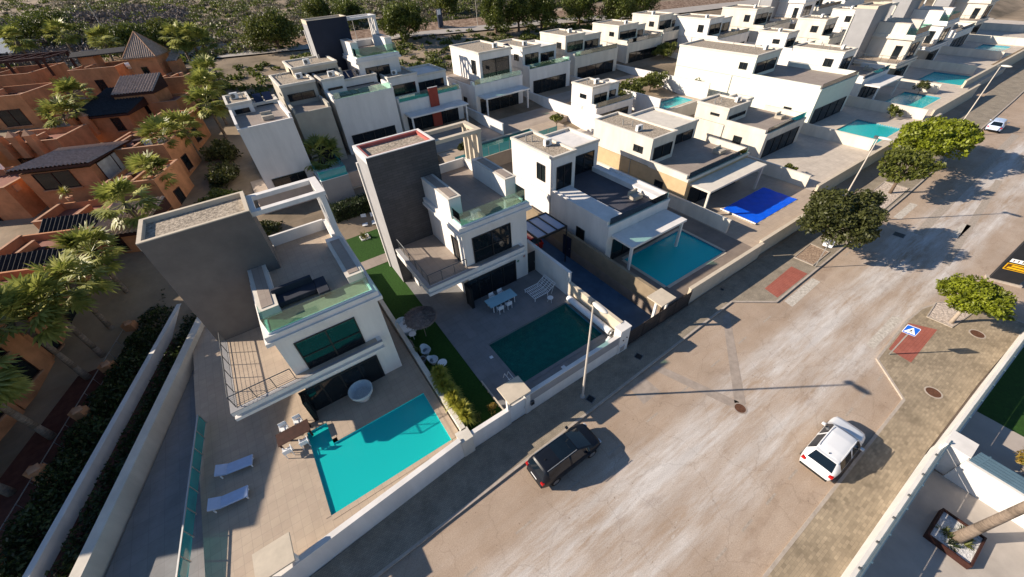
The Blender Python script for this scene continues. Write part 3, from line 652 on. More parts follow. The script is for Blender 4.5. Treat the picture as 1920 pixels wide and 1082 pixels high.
# roller
t = thing('pool_cover_roller', (17.3, 13.4, Z), 'rolled white pool cover on a reel along the cream wall', 'pool cover')
mb = MB(); n = 18
mb.tube((0, .15, .42), (0, 5.2, .42), .29, n=20); o = mb.build('rolled_cover', PLASTW, t, smooth=False)
q = MB(); [q.box(-.06, .06, y, y+.06, 0, .5) for y in (.02, 5.27)]; q.tube((0, -.05, .42), (0, 5.4, .42), .03); q.build('reel_stand', STEEL, t)
MB().lathe([(.3,-.02),(.36,-.02),(.36,.02),(.3,.02),(.3,-.02)],20).build('hand_wheel', STEEL, t).matrix_local = Matrix.Translation((0,-.1,.42)) @ Matrix.Rotation(R(90),4,'X')
t = thing('planter_vase', (16.55, 12.95, Z), 'white bulbous container at the near end of the pool cover', 'container')
MB().lathe([(0,0),(.2,0),(.27,.2),(.24,.45),(.12,.62),(.1,.75),(.14,.8),(0,.8)],18).build('vase_body', PLASTW, t, smooth=True)
for i, (x, y, s, l) in enumerate(((8.45, 17.4, .13, 'left side'), (12.3, 13.3, .16, 'near long side'))):
    o = MB().box(-s, s, -s, s, 0, .012).build('skimmer_lid', PLASTW); o.location = (x, y, Z+.021*(i+0)+.001); tag(o, 'small white square skimmer lid on the %s of the dark green pool' % l, 'lid')

t = thing('side_gate', (16.8, 24.0, Z), 'dark panel gate between the white facade and the tall screen wall', 'gate'); MB().box(0, .88, 0, .06, .05, 2.3).build('gate_panel', FRAME, t); MB().tube((.75, -.05, 1), (.75, -.05, 1.2), .02).build('handle', STEEL, t)
for x, z, mm, lab in ((15.65, 3.3, mat('leaf_green_enamel', (.02,.20,.10), .5), 'green leaf-shaped ornament on the white wall right of the sliding doors'), (16.35, 3.55, mat('dusty_pink_enamel', (.35,.16,.13), .5), 'small pinkish leaf ornament on the white wall near the facade corner')):
    q = MB(); 
    for k in range(6): a = R(30+60*k); q.add([(0,0,0),(.08*math.cos(a-.5),0,.08*math.sin(a-.5)),(.2*math.cos(a),0,.2*math.sin(a)),(.08*math.cos(a+.5),0,.08*math.sin(a+.5))], [(0,1,2,3),(3,2,1,0)])
    o = q.build('wall_ornament', mm); o.location = (x, 23.88, z); tag(o, lab, 'ornament')
# patio furniture
def table(loc, w, d, h, label, m=PLASTW):
    t = thing('dining_table', loc, label, 'table'); tp = mat('pale_blue_top', (0.30, 0.52, 0.62), 0.35, 0.04, 2)
    MB().box(0, w, 0, d, h-.04, h).build('tabletop', tp, t, bevel=.01)
    for x in (.25, w-.3):
        for y in (.06, d-.12): MB().box(x, x+.06, y, y+.06, 0, h-.04).build('leg', m, t)
    return t
table((10.98, 21.35, Z), 2.75, 1.15, .76, 'long pale blue dining table in front of the sliding doors')
def chair(label):
    t = thing('garden_chair', (0, 0, 0), label, 'chair', 0, 'chairs round the dining table')
    MB().box(-.24, .24, -.22, .24, .43, .47).build('seat', PLASTW, t, bevel=.01); MB().box(-.24, .24, -.27, -.23, .5, .86).build('backrest', PLASTW, t, bevel=.01)
    for x in (-.22, .19):
        for y in (-.25, .2): MB().box(x, x+.035, y, y+.035, 0, .5 if y < 0 else .62).build('leg', PLASTW, t)
    for x in (-.25, .21): MB().box(x, x+.04, -.24, .24, .62, .65).build('armrest', PLASTW, t)
    return t
c0 = chair('white chair at the near left of the dining table'); c0.location = (11.75, 21.15, Z)
copy_thing(c0, (12.62, 21.18, Z), 0, 'white chair at the near right of the dining table')
copy_thing(c0, (11.95, 22.72, Z), math.pi, 'white chair at the far left of the dining table'); copy_thing(c0, (12.85, 22.7, Z), math.pi, 'white chair at the far right of the dining table')
# double lounger frame
t = thing('sun_lounger', (14.85, 20.3, Z), 'white slatted double lounger frame by the tall screen wall', 'lounger')
q = MB()
for i in range(5): q.box(0, 1.5, .0+i*.39, .045+i*.39, .36, .4)
for i in range(9): q.box(i*.18, i*.18+.05, 0.045, 1.56, .365, .395)
q.build('seat_frame', PLASTW, t)
q = MB()
for i in range(5):
    y = i*.39; q.add([(1.5,y,.36),(1.5,y+.045,.36),(2.35,y+.045,.95),(2.35,y,.95),(1.5,y,.4),(1.5,y+.045,.4),(2.35,y+.045,.99),(2.35,y,.99)], [(3,2,1,0),(4,5,6,7),(0,1,5,4),(1,2,6,5),(2,3,7,6),(3,0,4,7)])
for i in range(6):
    x = 1.55+i*.155; z = .36+(x-1.5)*.694; q.box(x, x+.05, 0, 1.6, z+.02, z+.05)
q.build('backrest', PLASTW, t)
for x, y in ((.05, .02), (.05, 1.53), (1.45, .02), (1.45, 1.53)): MB().box(x, x+.05, y, y+.05, 0, .36).build('leg', PLASTW, t)
q = MB(); q.tube((2.2,.03,.9),(1.9,.03,0),.02); q.tube((2.2,1.57,.9),(1.9,1.57,0),.02); q.build('prop', PLASTW, t)
def stool(loc, r, h, label, top=PLASTW):
    t = thing('side_table', loc, label, 'side table')
    MB().lathe([(0,h-.03),(r,h-.03),(r,h),(0,h)],24).build('tabletop', top, t)
    for k in range(3):
        a = 2*math.pi*k/3+.4; MB().tube((r*.45*math.cos(a), r*.45*math.sin(a), h-.03), (r*.85*math.cos(a), r*.85*math.sin(a), 0), .018, n=6).build('leg', PLASTW, t)
    return t
stool((16.0, 19.55, Z), .27, .5, 'round white side table at the foot of the lounger frame')
stool((4.35, 23.05, Z), .3, .45, 'small round white table next to the round daybed'); stool((5.0, 18.85, Z), .36, .5, 'round blue-white table beside the two basket chairs')
# straw umbrella
t = thing('straw_umbrella', (5.26, 22.54, Z), 'brown straw umbrella over the dark lawn strip', 'umbrella')
pr = [(0,2.75)] + [(1.22*i/8, 2.72-.42*(i/8)**1.3) for i in range(1,9)] + [(1.25,2.15),(1.18,2.14)]
o = MB().lathe(pr, 36).build('thatch_canopy', THATCH, t)
P = []
for i in range(900):
    a = random.uniform(0, 2*math.pi); rr = 1.24*math.sqrt(random.random()); z = 2.74-.42*(rr/1.22)**1.3; u = Vector((math.cos(a), math.sin(a), -.35-.25*rr)); s = Vector((-math.sin(a), math.cos(a), 0))*.012; p = Vector((rr*math.cos(a), rr*math.sin(a), z+.01)); L = random.uniform(.12,.24)
    P += [p-s, p+s, p+s+u*L, p-s+u*L+Vector((0,0,.03))]
npmesh('straw', np.array([list(v) for v in P]), 4, THATCH, o)
MB().tube((0,0,0),(0,0,2.7),.035).build('pole', mat('pole_wood', (.25,.2,.14), .8), t)
# round daybed
t = thing('daybed', (4.4, 24.25, Z), 'round pale wicker daybed half under the straw umbrella', 'daybed')
WICK = mat('pale_wicker', (0.55, 0.60, 0.63), 0.7, 0.18, 18, 0.6, 40)
mb = MB(); n = 30; vs = []; 
for i in range(n):
    a = 2*math.pi*i/n; h = .42 + .48*max(0, math.cos(a-R(150)))**.8; r = .92
    vs += [(r*.86*math.cos(a), r*.86*math.sin(a), 0), (r*math.cos(a), r*math.sin(a), h), (r*.93*math.cos(a), r*.93*math.sin(a), h), (r*.8*math.cos(a), r*.8*math.sin(a), .3)]
mb.add(vs, [(i*4+j, ((i+1)%n)*4+j, ((i+1)%n)*4+j+1, i*4+j+1) for i in range(n) for j in range(3)]); mb.build('wicker_shell', WICK, t)
MB().lathe([(0,.28),(.76,.28),(.78,.34),(.76,.42),(0,.44)],30).build('cushion', PLASTW, t)
def basket_chair(loc, rz, label):
    t = thing('basket_chair', loc, label, 'chair', rz, 'basket chairs on the lawn'); mb = MB(); n = 22; vs = []
    for i in range(n):
        a = 2*math.pi*i/n; h = .45 + .38*max(0, math.cos(a)); r = .42
        vs += [(.2*math.cos(a), .2*math.sin(a), 0), (.3*math.cos(a), .3*math.sin(a), .3), (r*math.cos(a), r*math.sin(a), h), (r*.92*math.cos(a), r*.92*math.sin(a), h), (.24*math.cos(a), .24*math.sin(a), .34), (0,0,.32)]
    mb.add(vs, [(i*6+j, ((i+1)%n)*6+j, ((i+1)%n)*6+j+1, i*6+j+1) for i in range(n) for j in range(5)]); mb.build('woven_shell', WICK, t)
    q = MB()
    for k in range(9): q.box(.0, .36, -.18+k*.042, -.165+k*.042, .36+.0*k, .375)
    q.build('seat_slats', RAILM, t); return t
basket_chair((4.5, 20.8, Z), R(110), 'pale basket chair nearer the umbrella'); basket_chair((4.55, 19.6, Z), R(170), 'pale basket chair beside the grey pot and yuccas')
t = thing('potted_plant', (3.95, 20.2, Z), 'grey round pot against the low wall by the basket chairs', 'pot')
MB().lathe([(0,.02),(.2,.0),(.27,.3),(.28,.42),(.24,.42),(.22,.3),(0,.3)],20).build('pot', GREYW, t, smooth=True); MB().lathe([(0,.34),(.22,.34)],16).build('soil', SOIL, t)
def cactus(loc, label, n, h, m):
    t = thing('cactus', loc, label, 'cactus'); q = MB()
    for i in range(n):
        a = random.uniform(0, 6.28); r = .16*math.sqrt(i/n); hh = h*random.uniform(.6,1); x, y = r*math.cos(a)*1.4, r*math.sin(a)*2
        q.tube((x, y, 0), (x*1.4, y*1.4, hh), .07, .06, 7); q.ell((x*1.4, y*1.4, hh), (.06,.06,.06), 7, 5)
    q.build('stems', m, t, smooth=True)
cactus((3.95, 21.0, Z), 'green columnar cactus against the low wall beside the basket chairs', 8, 1.1, LF_PINE); cactus((3.9, 22.0, Z), 'brown dry cactus against the low wall below the umbrella', 5, .9, TRUNK)

def spiky(t, c, n, L, m, wdt=.045, up=.5, name='leaves', z0=0.0, droop=.35):
    V = []
    for i in range(n):
        a = random.uniform(0, 6.283); e = random.uniform(-.1, 1.35); l = L*random.uniform(.7, 1.1)
        d = Vector((math.cos(a)*math.cos(e), math.sin(a)*math.cos(e), math.sin(e))); s = Vector((-math.sin(a), math.cos(a), 0))*wdt*.5
        p0 = Vector(c); p1 = p0+d*l*.55; p2 = p0+d*l+Vector((0, 0, -droop*l*math.cos(e)))
        V += [p0-s*.5, p0+s*.5, p1+s, p1-s, p1-s, p1+s, p2+s*.1, p2-s*.1]
    return npmesh(name, np.array([list(v) for v in V]), 4, m, t)
for i in range(8):
    x, y = 4.2+.12*math.sin(i*2.1), 13.75+i*.58
    t = thing('yucca', (x, y, Z), ['first', 'second', 'third', 'fourth', 'fifth', 'sixth', 'seventh', 'eighth', 'ninth'][i] + ' yucca from the street in the bright row by the left boundary wall', 'yucca', 0, 'yuccas along the boundary wall')
    h = .6+.3*random.random(); spiky(t, (0, 0, h), 260, .85, LF_YUCCA, .085); MB().tube((0,0,0),(0,0,h),.06,.05).build('stem', TRUNK, t)
for i, (x, y, s, lab) in enumerate(((6.1, 13.5, .45, 'ochre bush by the street wall beside the rail edging'), (4.9, 13.45, .5, 'low green bush behind the street wall in the dark lawn'))):
    t = thing('bush', (x, y, Z), lab, 'bush'); P = crown_pts((s, s, s*.8), 500, 10, .4, seed=30+i); P[:, 2] += s*.5; npmesh('foliage', leaves(P, .07, .3), 4, LF_OCHRE if i == 0 else LF_MID, t); MB().tube((0,0,0),(0,0,s*.4),.02).build('stem', BARK, t)

# back garden: hedge, loungers, planted square, shed
def hedge(x0, x1, y0, y1, z0, h, label, m=LF_HEDGE, dens=70, size=.13, rz=0):
    t = thing('hedge', ((x0+x1)/2, (y0+y1)/2, z0), label, 'hedge', rz); w, d = (x1-x0), (y1-y0)
    n = int(dens*(w*d + 2*(w+d)*h)); P = RNG.uniform(-.5, .5, (n, 3))*np.array([w, d, h]); P[:, 2] += h/2
    k = RNG.integers(0, 4, n); P[k == 0, 2] = h; P[(k == 1), 1] = -d/2; P[k == 2, 0] = w/2*np.sign(P[k == 2, 0])
    P += RNG.normal(0, .07, P.shape); npmesh('foliage', leaves(P, size, .5), 4, m, t)
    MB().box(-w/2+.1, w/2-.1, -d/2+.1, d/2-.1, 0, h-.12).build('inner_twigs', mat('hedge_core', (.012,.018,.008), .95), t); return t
hedge(4.2, 12.5, 44.5, 46.5, 1.1, 2.4, 'dark clipped hedge at the back of the main villa garden')
LG = thing('garden_lounger', (7.0, 43.4, Z), 'left white sun lounger on the back lawn before the hedge', 'lounger', R(75), 'white loungers on the back lawn')
MB().box(-.9, .5, -.3, .3, .3, .36).build('seat', PLASTW, LG); MB().add([(.5,-.3,.3),(.5,.3,.3),(1.0,.3,.85),(1.0,-.3,.85),(.47,-.3,.35),(.47,.3,.35),(.96,.3,.9),(.96,-.3,.9)], [(3,2,1,0),(4,5,6,7),(0,1,5,4),(1,2,6,5),(2,3,7,6),(3,0,4,7)]).build('backrest', PLASTW, LG)
for x in (-.8, .4):
    for y in (-.28, .22): MB().box(x, x+.06, y, y+.06, 0, .3).build('leg', PLASTW, LG)
copy_thing(LG, (8.05, 43.1, Z), R(75), 'right white sun lounger on the back lawn, nearer the tower')
t = thing('planted_bed', (6.0, 40.6, Z-.02), 'white edged square bed with a spiky plant on the back lawn', 'planter')
q = MB(); [q.box(*b) for b in ((-.5,.5,-.5,-.4,0,.14),(-.5,.5,.4,.5,0,.14),(-.5,-.4,-.4,.4,0,.14),(.4,.5,-.4,.4,0,.14))]; q.build('edging', WMETAL, t); MB().box(-.4,.4,-.4,.4,0,.06).build('gravel', GRAVEL, t); spiky(t, (0,0,.1), 60, .9, LF_MID, .06)
def line_wall(name, label, a, b, th, z0, h, m, cat='wall'):
    L = math.hypot(b[0]-a[0], b[1]-a[1]); t = thing(name, (*a, z0), label, cat, math.atan2(b[1]-a[1], b[0]-a[0]))
    MB().box(0, L, 0, th, 0, h).build('wall_body', m, t); MB().box(-.02, L+.02, -.04, th+.04, h, h+.05).build('wall_cap', m, t); return t
# ---------------------------------------------------------------- left neighbour plot
villa_tall((-3.85, 20.85, Z), 'white and grey villa with turquoise pool left of the main villa', tower=mat('grey_tower_render', (0.15, 0.135, 0.125), .9, .12, .8), floor=TERR2, wall=WHITE, bh=8.45)
deck('pool_terrace', -11.3, 3.4, 12.3, 30.0, Z, TERR2, [(-5.0, 2.75, 13.2, 17.6), (-5.0, -3.7, 17.6, 19.4)])
t = thing('swimming_pool', (-5.0, 13.2, Z), 'turquoise swimming pool with a corner step bay in the left villa plot', 'swimming pool')
bb = MB(); wa = MB(); pts = [(-5.0,13.2),(2.75,13.2),(2.75,17.6),(-3.7,17.6),(-3.7,19.4),(-5.0,19.4)]
bb.add([(x,y,Z-.75) for x,y in pts], [tuple(range(6))]); wa.add([(x,y,Z-.12) for x,y in pts], [tuple(range(6))]); cc = MB()
for a, b in zip(pts, pts[1:]+pts[:1]):
    bb.add([(*a,Z-.75),(*b,Z-.75),(*b,Z),(*a,Z)], [(0,1,2,3)]); d = Vector((b[0]-a[0], b[1]-a[1])).normalized(); nn = Vector((d.y,-d.x))*.3
    cc.prism([a, b, (b[0]+nn.x,b[1]+nn.y), (a[0]+nn.x,a[1]+nn.y)], Z-.02, Z+.02)
parts('steps', [(-.0+.003+1.3*0, 1.3, 6.2-.35*(i+1), 6.2-.35*i-.003, -.74, -.18-.17*i) for i in range(3)], POOLB, t)
bb.build('basin', POOLB, t, off=(-5.0,13.2,Z)); wa.build('water', WATERB, t, off=(-5.0,13.2,Z)); cc.build('coping', TERR2, t, off=(-5.0,13.2,Z))
line_wall('garden_wall', 'pale street wall in front of the turquoise pool', (-13.0, 10.95), (3.05, 12.25), .25, -.3, 2.4, WHITE)
t = thing('entrance_canopy', (-8.4, 11.2, 0), 'cream entrance canopy of the left villa at the bottom edge', 'canopy'); MB().box(0, 1.74, 0, 1.5, 2.93, 3.05).build('canopy_slab', CREAM, t); MB().box(.02, .2, .3, .5, .1, 2.93).build('post', WHITE, t); MB().box(1.5, 1.7, .3, .5, .1, 2.93).build('post', WHITE, t)
t = thing('entrance_canopy', (21.4, 12.2, 0), 'cream entrance canopy beside the brown driveway gate', 'canopy'); MB().box(0, 1.74, 0, 1.5, 2.93, 3.05).build('canopy_slab', CREAM, t); MB().box(.02, .2, .5, .7, .1, 2.93).build('post', WHITE, t); MB().box(1.5, 1.7, .5, .7, .1, 2.93).build('post', WHITE, t)
struct('pavement_strip', MB().prism([(-13,11.1),(3.4,12.4),(-13,12.4)], 0, 1.19), TERR2)
t = thing('glass_fence', (-12.1, 14.0, Z), 'long cyan glass fence across the shaded yard of the left villa', 'fence', R(-7.5))
q = MB(); q.box(0,.02,0,10.6,.1,.95); q.build('glass_panel', CYANGL, t); parts('post', [(-.03,.05,y,y+.06,0,1.0) for y in np.arange(0,10.7,1.32)], STEEL, t); MB().box(-.03,.05,0,10.6,1.0,1.05).build('top_rail', STEEL, t)
def pool_lounger(loc, rz, label):
    t = thing('sun_lounger', loc, label, 'lounger', rz, 'loungers in the left villa yard')
    bl = mat('pale_blue_cushion', (0.42, 0.52, 0.72), .7, .06, 3); MB().box(-1, .45, -.36, .36, .3, .42).build('mattress', bl, t, bevel=.04)
    MB().add([(.45,-.36,.3),(.45,.36,.3),(1.0,.36,.6),(1.0,-.36,.6),(.42,-.36,.42),(.42,.36,.42),(.96,.36,.72),(.96,-.36,.72)], [(3,2,1,0),(4,5,6,7),(0,1,5,4),(1,2,6,5),(2,3,7,6),(3,0,4,7)]).build('backrest', bl, t)
    for x in (-.9, .8):
        for y in (-.3, .24): MB().box(x, x+.06, y, y+.06, 0, .3).build('leg', PLASTW, t)
pool_lounger((-9.2, 19.5, Z), R(170), 'upper pale blue lounger beside the cyan glass fence, half in the sun'); pool_lounger((-9.7, 17.5, Z), R(172), 'lower pale blue lounger beside the cyan glass fence, fully in shade')
t = thing('round_table', (-.9, 19.9, Z), 'round white wicker pod seat under the left villa balcony', 'pod seat'); MB().lathe([(0,.35),(.6,.35),(.8,.6),(.85,.9),(.8,.9),(.55,.42),(0,.42)],24).build('shell', WICK, t); MB().lathe([(.45,0),(.5,0),(.3,.35),(.25,.35),(.45,0)],20).build('base', STEEL, t)
t = thing('dining_table', (-6.6, 18.9, Z), 'dark garden dining table in the shade left of the left villa facade', 'table'); MB().box(0,2,0,1,.7,.75).build('tabletop', WOODD, t)
for x in (.05,1.85):
    for y in (.05,.85): MB().box(x,x+.1,y,y+.1,0,.7).build('leg', WOODD, t)
for i, (x, y, rz) in enumerate(((-6.2,18.5,0),(-5.2,18.5,0),(-6.1,20.3,math.pi),(-5.2,20.3,math.pi))):
    copy_thing(c0, (x, y, Z), rz, 'chair at the dark dining table of the left villa, ' + ('near left', 'near right', 'far left', 'far right')[i] + ' one', 'chairs at the dark dining table')
t = thing('terrace_sofa', (-2.9, 22.6, Z+7.86), 'dark sofa set on the roof terrace of the left villa', 'sofa'); dk = mat('charcoal_cushion', (.03,.035,.05), .9); MB().box(0,2.4,0,.9,.1,.45).build('seat', dk, t, bevel=.05); MB().box(0,2.4,.9,1.15,.1,.9).build('backrest', dk, t, bevel=.04); MB().box(2.4,3.1,-.6,1.15,.1,.45).build('chaise', dk, t, bevel=.05)
# side walls and hedge toward the terracotta houses
line_wall('boundary_wall', 'long white wall between the hedge strip and the terracotta estate', (-22.5, 11.0), (-12.1, 41.0), .3, 0, 1.0, WHITE)
line_wall('boundary_wall', 'inner white wall on the left side of the left villa yard', (-18.9, 11.2), (-9.9, 37.0), .55, 0, 1.6, WHITE2)
struct('yard', MB().prism([(-18.4,11.8),(-11.32,12.1),(-11.32,32.8)], 0, .35), GREYT)
struct('back_garden', MB().prism([(-11.3,30.05),(3.4,30.05),(3.4,44),(-7.4,44),(-11.3,32.9)], 0, 1.1), TERR2)
struct('back_lawn', MB().prism([(-6.5,36.5),(3.3,36.5),(3.3,43.8),(-6.5,43.8)], 1.1, 1.16), GRASS)
t = thing('ground_cover_hedge', (-18.9, 11.2, 0), 'dark planting strip between the two long white walls', 'hedge', math.atan2(25.8, 9.0)); t['kind'] = 'stuff'
n = 9000; P = RNG.uniform(0, 1, (n, 3))*np.array([29, 2.1, .8]); P[:, 1] += .62; npmesh('foliage', leaves(P, .14), 4, LF_HEDGE, t)

# ---------------------------------------------------------------- right neighbours along the street
struct('driveway', MB().box(17.95, 22.6, 12.75, 34, 0, .12), mat('blue_grey_driveway', (0.055, 0.11, 0.19), .8, .2, .6, .2, 30))
villa_low((23.6, 20.6, Z), 'white villa right of the main one with a dark sunken roof terrace', w=8.4, d=15.5, h1=3.9, uy=8.2, uh=7.9, ux1=3.0, floor=mat('charcoal_floor', (.07,.07,.085), .6, .15, 1))
o = [x for x in bpy.data.objects if x.get('label', '').startswith('white villa right of the main one')][0]; parts('side_terrace', [(.22, 2.3, .22, 8.2, 3.96, 4.5), (7.3, 8.18, .22, 10, 3.96, 4.5)], WHITE, o)
wall_thing('boundary_wall', 'tan wall along the far side of the blue-grey driveway', 'wall', [(22.62, 22.85, 13.0, 33, 0, 2.9)], mat('tan_side_render', (.24,.19,.13), .9, .14, 1))
deck('pool_terrace', 22.6, 37.0, 13.0, 37, Z, mat('brown_terrace', (.22,.18,.15), .7, .15, .8), [(25.6, 34.2, 14.7, 19.9)])
pool('pool', 'teal swimming pool of the villa right of the main one', [(25.6, 34.2, 14.7, 19.9)], Z, .75, POOLB, WATERB, CREAM)
def slat_fence(name, label, a, b, z0, h, m, n=6, group=None):
    L = math.hypot(b[0]-a[0], b[1]-a[1]); t = thing(name, (*a, z0), label, 'fence', math.atan2(b[1]-a[1], b[0]-a[0]), group)
    q = MB(); [q.box(0, L, -.02, .02, h*i/n, h*(i+.86)/n) for i in range(n)]; q.build('slats', m, t); parts('post', [(x, x+.07, -.05, .03, 0, h+.03) for x in np.arange(0, L, 2.0)], m, t); return t
BRF = mat('brown_fence', (.05,.042,.04), .7, .15, 2)
slat_fence('driveway_gate', 'dark brown sliding gate right of the square pier', (18.2, 12.6), (26.2, 12.65), 0, 1.7, BRF)
wall_thing('garden_wall', 'cream street wall before the teal pool of the right villa', 'wall', [(26.2, 37.3, 12.7, 12.95, 0, 1.9)], CREAM)
# carport with red car
t = thing('carport', (18.2, 24.2, 0), 'pale blue panelled carport roof over the red car', 'carport'); FR = MB(); FR.box(0,3.6,0,.12,4.3,4.5); FR.box(0,3.6,3.3,3.42,4.3,4.5)
for x in (0, 1.2, 2.4, 3.5): FR.box(x, x+.1, .12, 3.3, 4.32, 4.5)
FR.box(.02,.12,.02,.1,0,4.3); FR.box(3.5,3.6,.02,.1,0,4.3); FR.build('frame', FRAME, t); MB().box(.05,3.55,.05,3.35,4.36,4.4).build('roof_panel', mat('pale_blue_sheet', (.35,.42,.55), .5, .05, 1), t)
t = thing('side_door', (22.55, 24.4, .14), 'dark blue side door in the tan wall beyond the driveway', 'door'); MB().box(-.02,.05,0,1.2,0,2.4).build('door_leaf', mat('navy_paint', (.01,.015,.04), .5), t); MB().tube((-.05,.15,1),(-.05,.15,1.2),.02).build('handle', STEEL, t)

villa_low((37.6, 22.5, Z), 'pale villa with the bright blue covered pool', w=11.5, d=15, h1=3.4, uy=5.5, uh=6.4, ux0=0, ux1=4.2, wall=WHITE2, ground=mat('ochre_render', (.50,.37,.22), .9, .1, 1))
deck('pool_terrace', 37.0, 53.0, 13.2, 38, Z, TERR2, [(41.2, 49.4, 15.8, 19.4)])
pool('pool', 'swimming pool under the bright blue cover', [(41.2, 49.4, 15.8, 19.4)], Z, .75, POOLB, WATERB, CREAM)
t = thing('pool_cover', (41.0, 15.6, Z+.03), 'bright blue pool cover stretched over the second pool to the right', 'pool cover'); 
mb = MB(); nx, ny = 30, 14
vs = [(8.6*i/nx, 4.0*j/ny, .03+.02*math.sin(i*1.3)*math.cos(j*1.1)) for j in range(ny+1) for i in range(nx+1)]
mb.add(vs, [(j*(nx+1)+i, j*(nx+1)+i+1, (j+1)*(nx+1)+i+1, (j+1)*(nx+1)+i) for j in range(ny) for i in range(nx)]); mb.build('cover_sheet', mat('bright_blue_sheet', (0.0, 0.10, 0.75), .55, .1, 1), t, smooth=True); MB().tube((0,-.08,.12),(0,4.1,.12),.1).build('reel', STEEL, t)
wall_thing('garden_wall', 'cream street wall before the blue covered pool', 'wall', [(37.5, 53, 12.95, 13.2, 0, 1.9)], CREAM)
TERR3 = tiles('pale_terrace_tile', (.50,.44,.375), (.54,.48,.41), (.40,.35,.30), .6, .6, .7, .01, .14)
P5 = {'a': (70.8, 82.5, 17.0, 23.0), 'b': (92.5, 103.5, 18.6, 24), 'c': (114, 122.5, 19.0, 25.5), 'd': (144, 158, 22.0, 27)}
deck('pool_terrace', 53, 91, 15.6, 36, Z, TERR3, [P5['a']]); deck('pool_terrace', 91, 112, 16.5, 36, Z, TERR3, [P5['b']]); deck('pool_terrace', 112, 135, 17.5, 36, Z, TERR3, [P5['c']]); deck('pool_terrace', 135, 200, 20, 36, Z, TERR3, [P5['d']])
for k, lab in (('a', 'bright teal pool behind the first lime tree along the street'), ('b', 'teal pool of the grey and white villa further up the street'), ('c', 'pale turquoise pool third from the far end of the street row'), ('d', 'small turquoise pool at the far right end of the street row')):
    pool('pool', lab, [P5[k]], Z, .75, POOLB, WATERB, CREAM)
wall_thing('garden_wall', 'cream street wall behind the two street trees on the left pavement', 'wall', [(53.2, 91, 15.2, 15.45, 0, 1.9)], CREAM)
wall_thing('garden_wall', 'far cream street wall beyond the parked white car', 'wall', [(91.2, 112, 16.2, 16.45, 0, 2.2)], CREAM); wall_thing('garden_wall', 'farthest cream street wall up the road', 'wall', [(112.2, 160, 18.2, 18.5, 0, 2.4)], CREAM)
villa_low((56.5, 24.5, Z), 'low villa with shaded courtyard between the blue cover and the big pale block', w=10, d=11, h1=3.2, uy=6, uh=5.2, ux1=5, wall=WHITE2, canopy=False)
villa_low((73.2, 26.5, Z), 'big pale block with tall sunlit side wall behind the bright teal pool', w=12, d=26, h1=5.2, uy=11, uh=8.4, ux1=7, wall=mat('mint_white_render', (.66,.68,.60), .85, .05, .6), canopy=False)
villa_low((90, 27, Z), 'white villa with broad white porch roof beyond the big pale block', w=10, d=13, h1=3.6, uy=4.5, uh=7.2, ux1=4.5, wall=WHITE)
villa_tall((108, 28, Z), 'tall villa with grey stair tower far up the street', tower=GREYW, wall=WHITE2, detail=False)
villa_tall((127, 29, Z), 'second tall villa with grey stair tower far up the street', tower=GREYW, wall=WHITE, detail=False)
villa_low((143, 30, Z), 'pale low villa near the right edge of the photo beyond the tall ones', w=12, d=14, h1=3.6, uy=6, uh=7, ux1=6, canopy=False)
villa_tall((166, 32, Z), 'third tall villa with grey stair tower at the far right top', tower=GREYW, wall=WHITE2, detail=False)

# ---------------------------------------------------------------- second row on the rising ground behind
def base(x0, x1, y0, y1, z, label):
    o = struct('plot_terrace', MB().box(x0, x1, y0, y1, -1, z), mat('plot_paving', (.36,.30,.25), .9, .15, .4)); return o
base(-2.5, 28.5, 50.5, 90, 4.0, ''); base(28.5, 46, 50.5, 90, 3.8, ''); base(46, 74, 55, 90, 4.2, ''); base(86, 200, 42, 90, 3.2, '')
villa_low((-.9, 52.3, 3.4), 'tall white house with small windows at the left end of the back row', w=5.6, d=12, h1=8.2, uy=7, uh=9.3, ux1=2.6, canopy=False, glass=False)
villa_low((5.6, 57.5, 4), 'beige stone-faced house in the back row beside the tall white one', w=4.4, d=13, h1=6.6, uy=5, uh=9.0, ux1=4.4, wall=GREYW and mat('beige_stone_render', (.38,.36,.31), .9, .1, .6), canopy=False, glass=False)
villa_low((10.8, 58.5, 4), 'white house with a long shaded back wall behind the main villa', w=8.2, d=12, h1=7.0, uy=4, uh=8.8, ux1=3, canopy=False)
villa_low((20.0, 60.5, 4), 'white and cream house with a red panel in the back row', w=10.5, d=11, h1=4.4, uy=2.5, uh=7.4, ux1=4.6, canopy=True)
t = thing('red_panel', (24.9, 60.38, 4.2), 'red facade panel on the white and cream back row house', 'panel'); RP = mat('brick_red_render', (.32,.06,.04), .85, .1, 1); MB().box(0,1.5,-.1,.0,0,5.6).build('panel_face', RP, t); MB().box(-.05,1.55,-.12,0,5.6,5.7).build('top_trim', WHITE, t)
villa_low((33.0, 60.5, 4), 'white house with a big square upper window in the back row', w=9.5, d=11, h1=4.4, uy=1.2, uh=8.6, ux0=2, ux1=8.2)
villa_low((45.5, 62.5, 4.2), 'white house with a broad sloping end wall right of the square window house', w=9.5, d=11, h1=4.2, uy=2, uh=7.4, ux1=4, canopy=False)
villa_low((57.5, 64, 4.2), 'cream house with a shaded courtyard right in the back row', w=11.5, d=11, h1=4.2, uy=3, uh=7.4, ux1=5, wall=WHITE2, canopy=False)
villa_low((74, 66, 4.2), 'cream house in the back row left of the big pale block', w=11, d=11, h1=4, uy=3, uh=7, ux1=6, wall=WHITE2, canopy=False)
villa_low((94, 58, 3.2), 'white house with a dark window band behind the porch roof villa', w=12, d=12, h1=4, uy=3, uh=7.6, ux1=5, canopy=False); villa_low((112, 58, 3.2), 'grey-shaded white house in the far back row', w=12, d=12, h1=4, uy=3, uh=7.6, ux1=6, wall=WHITE2, canopy=False)
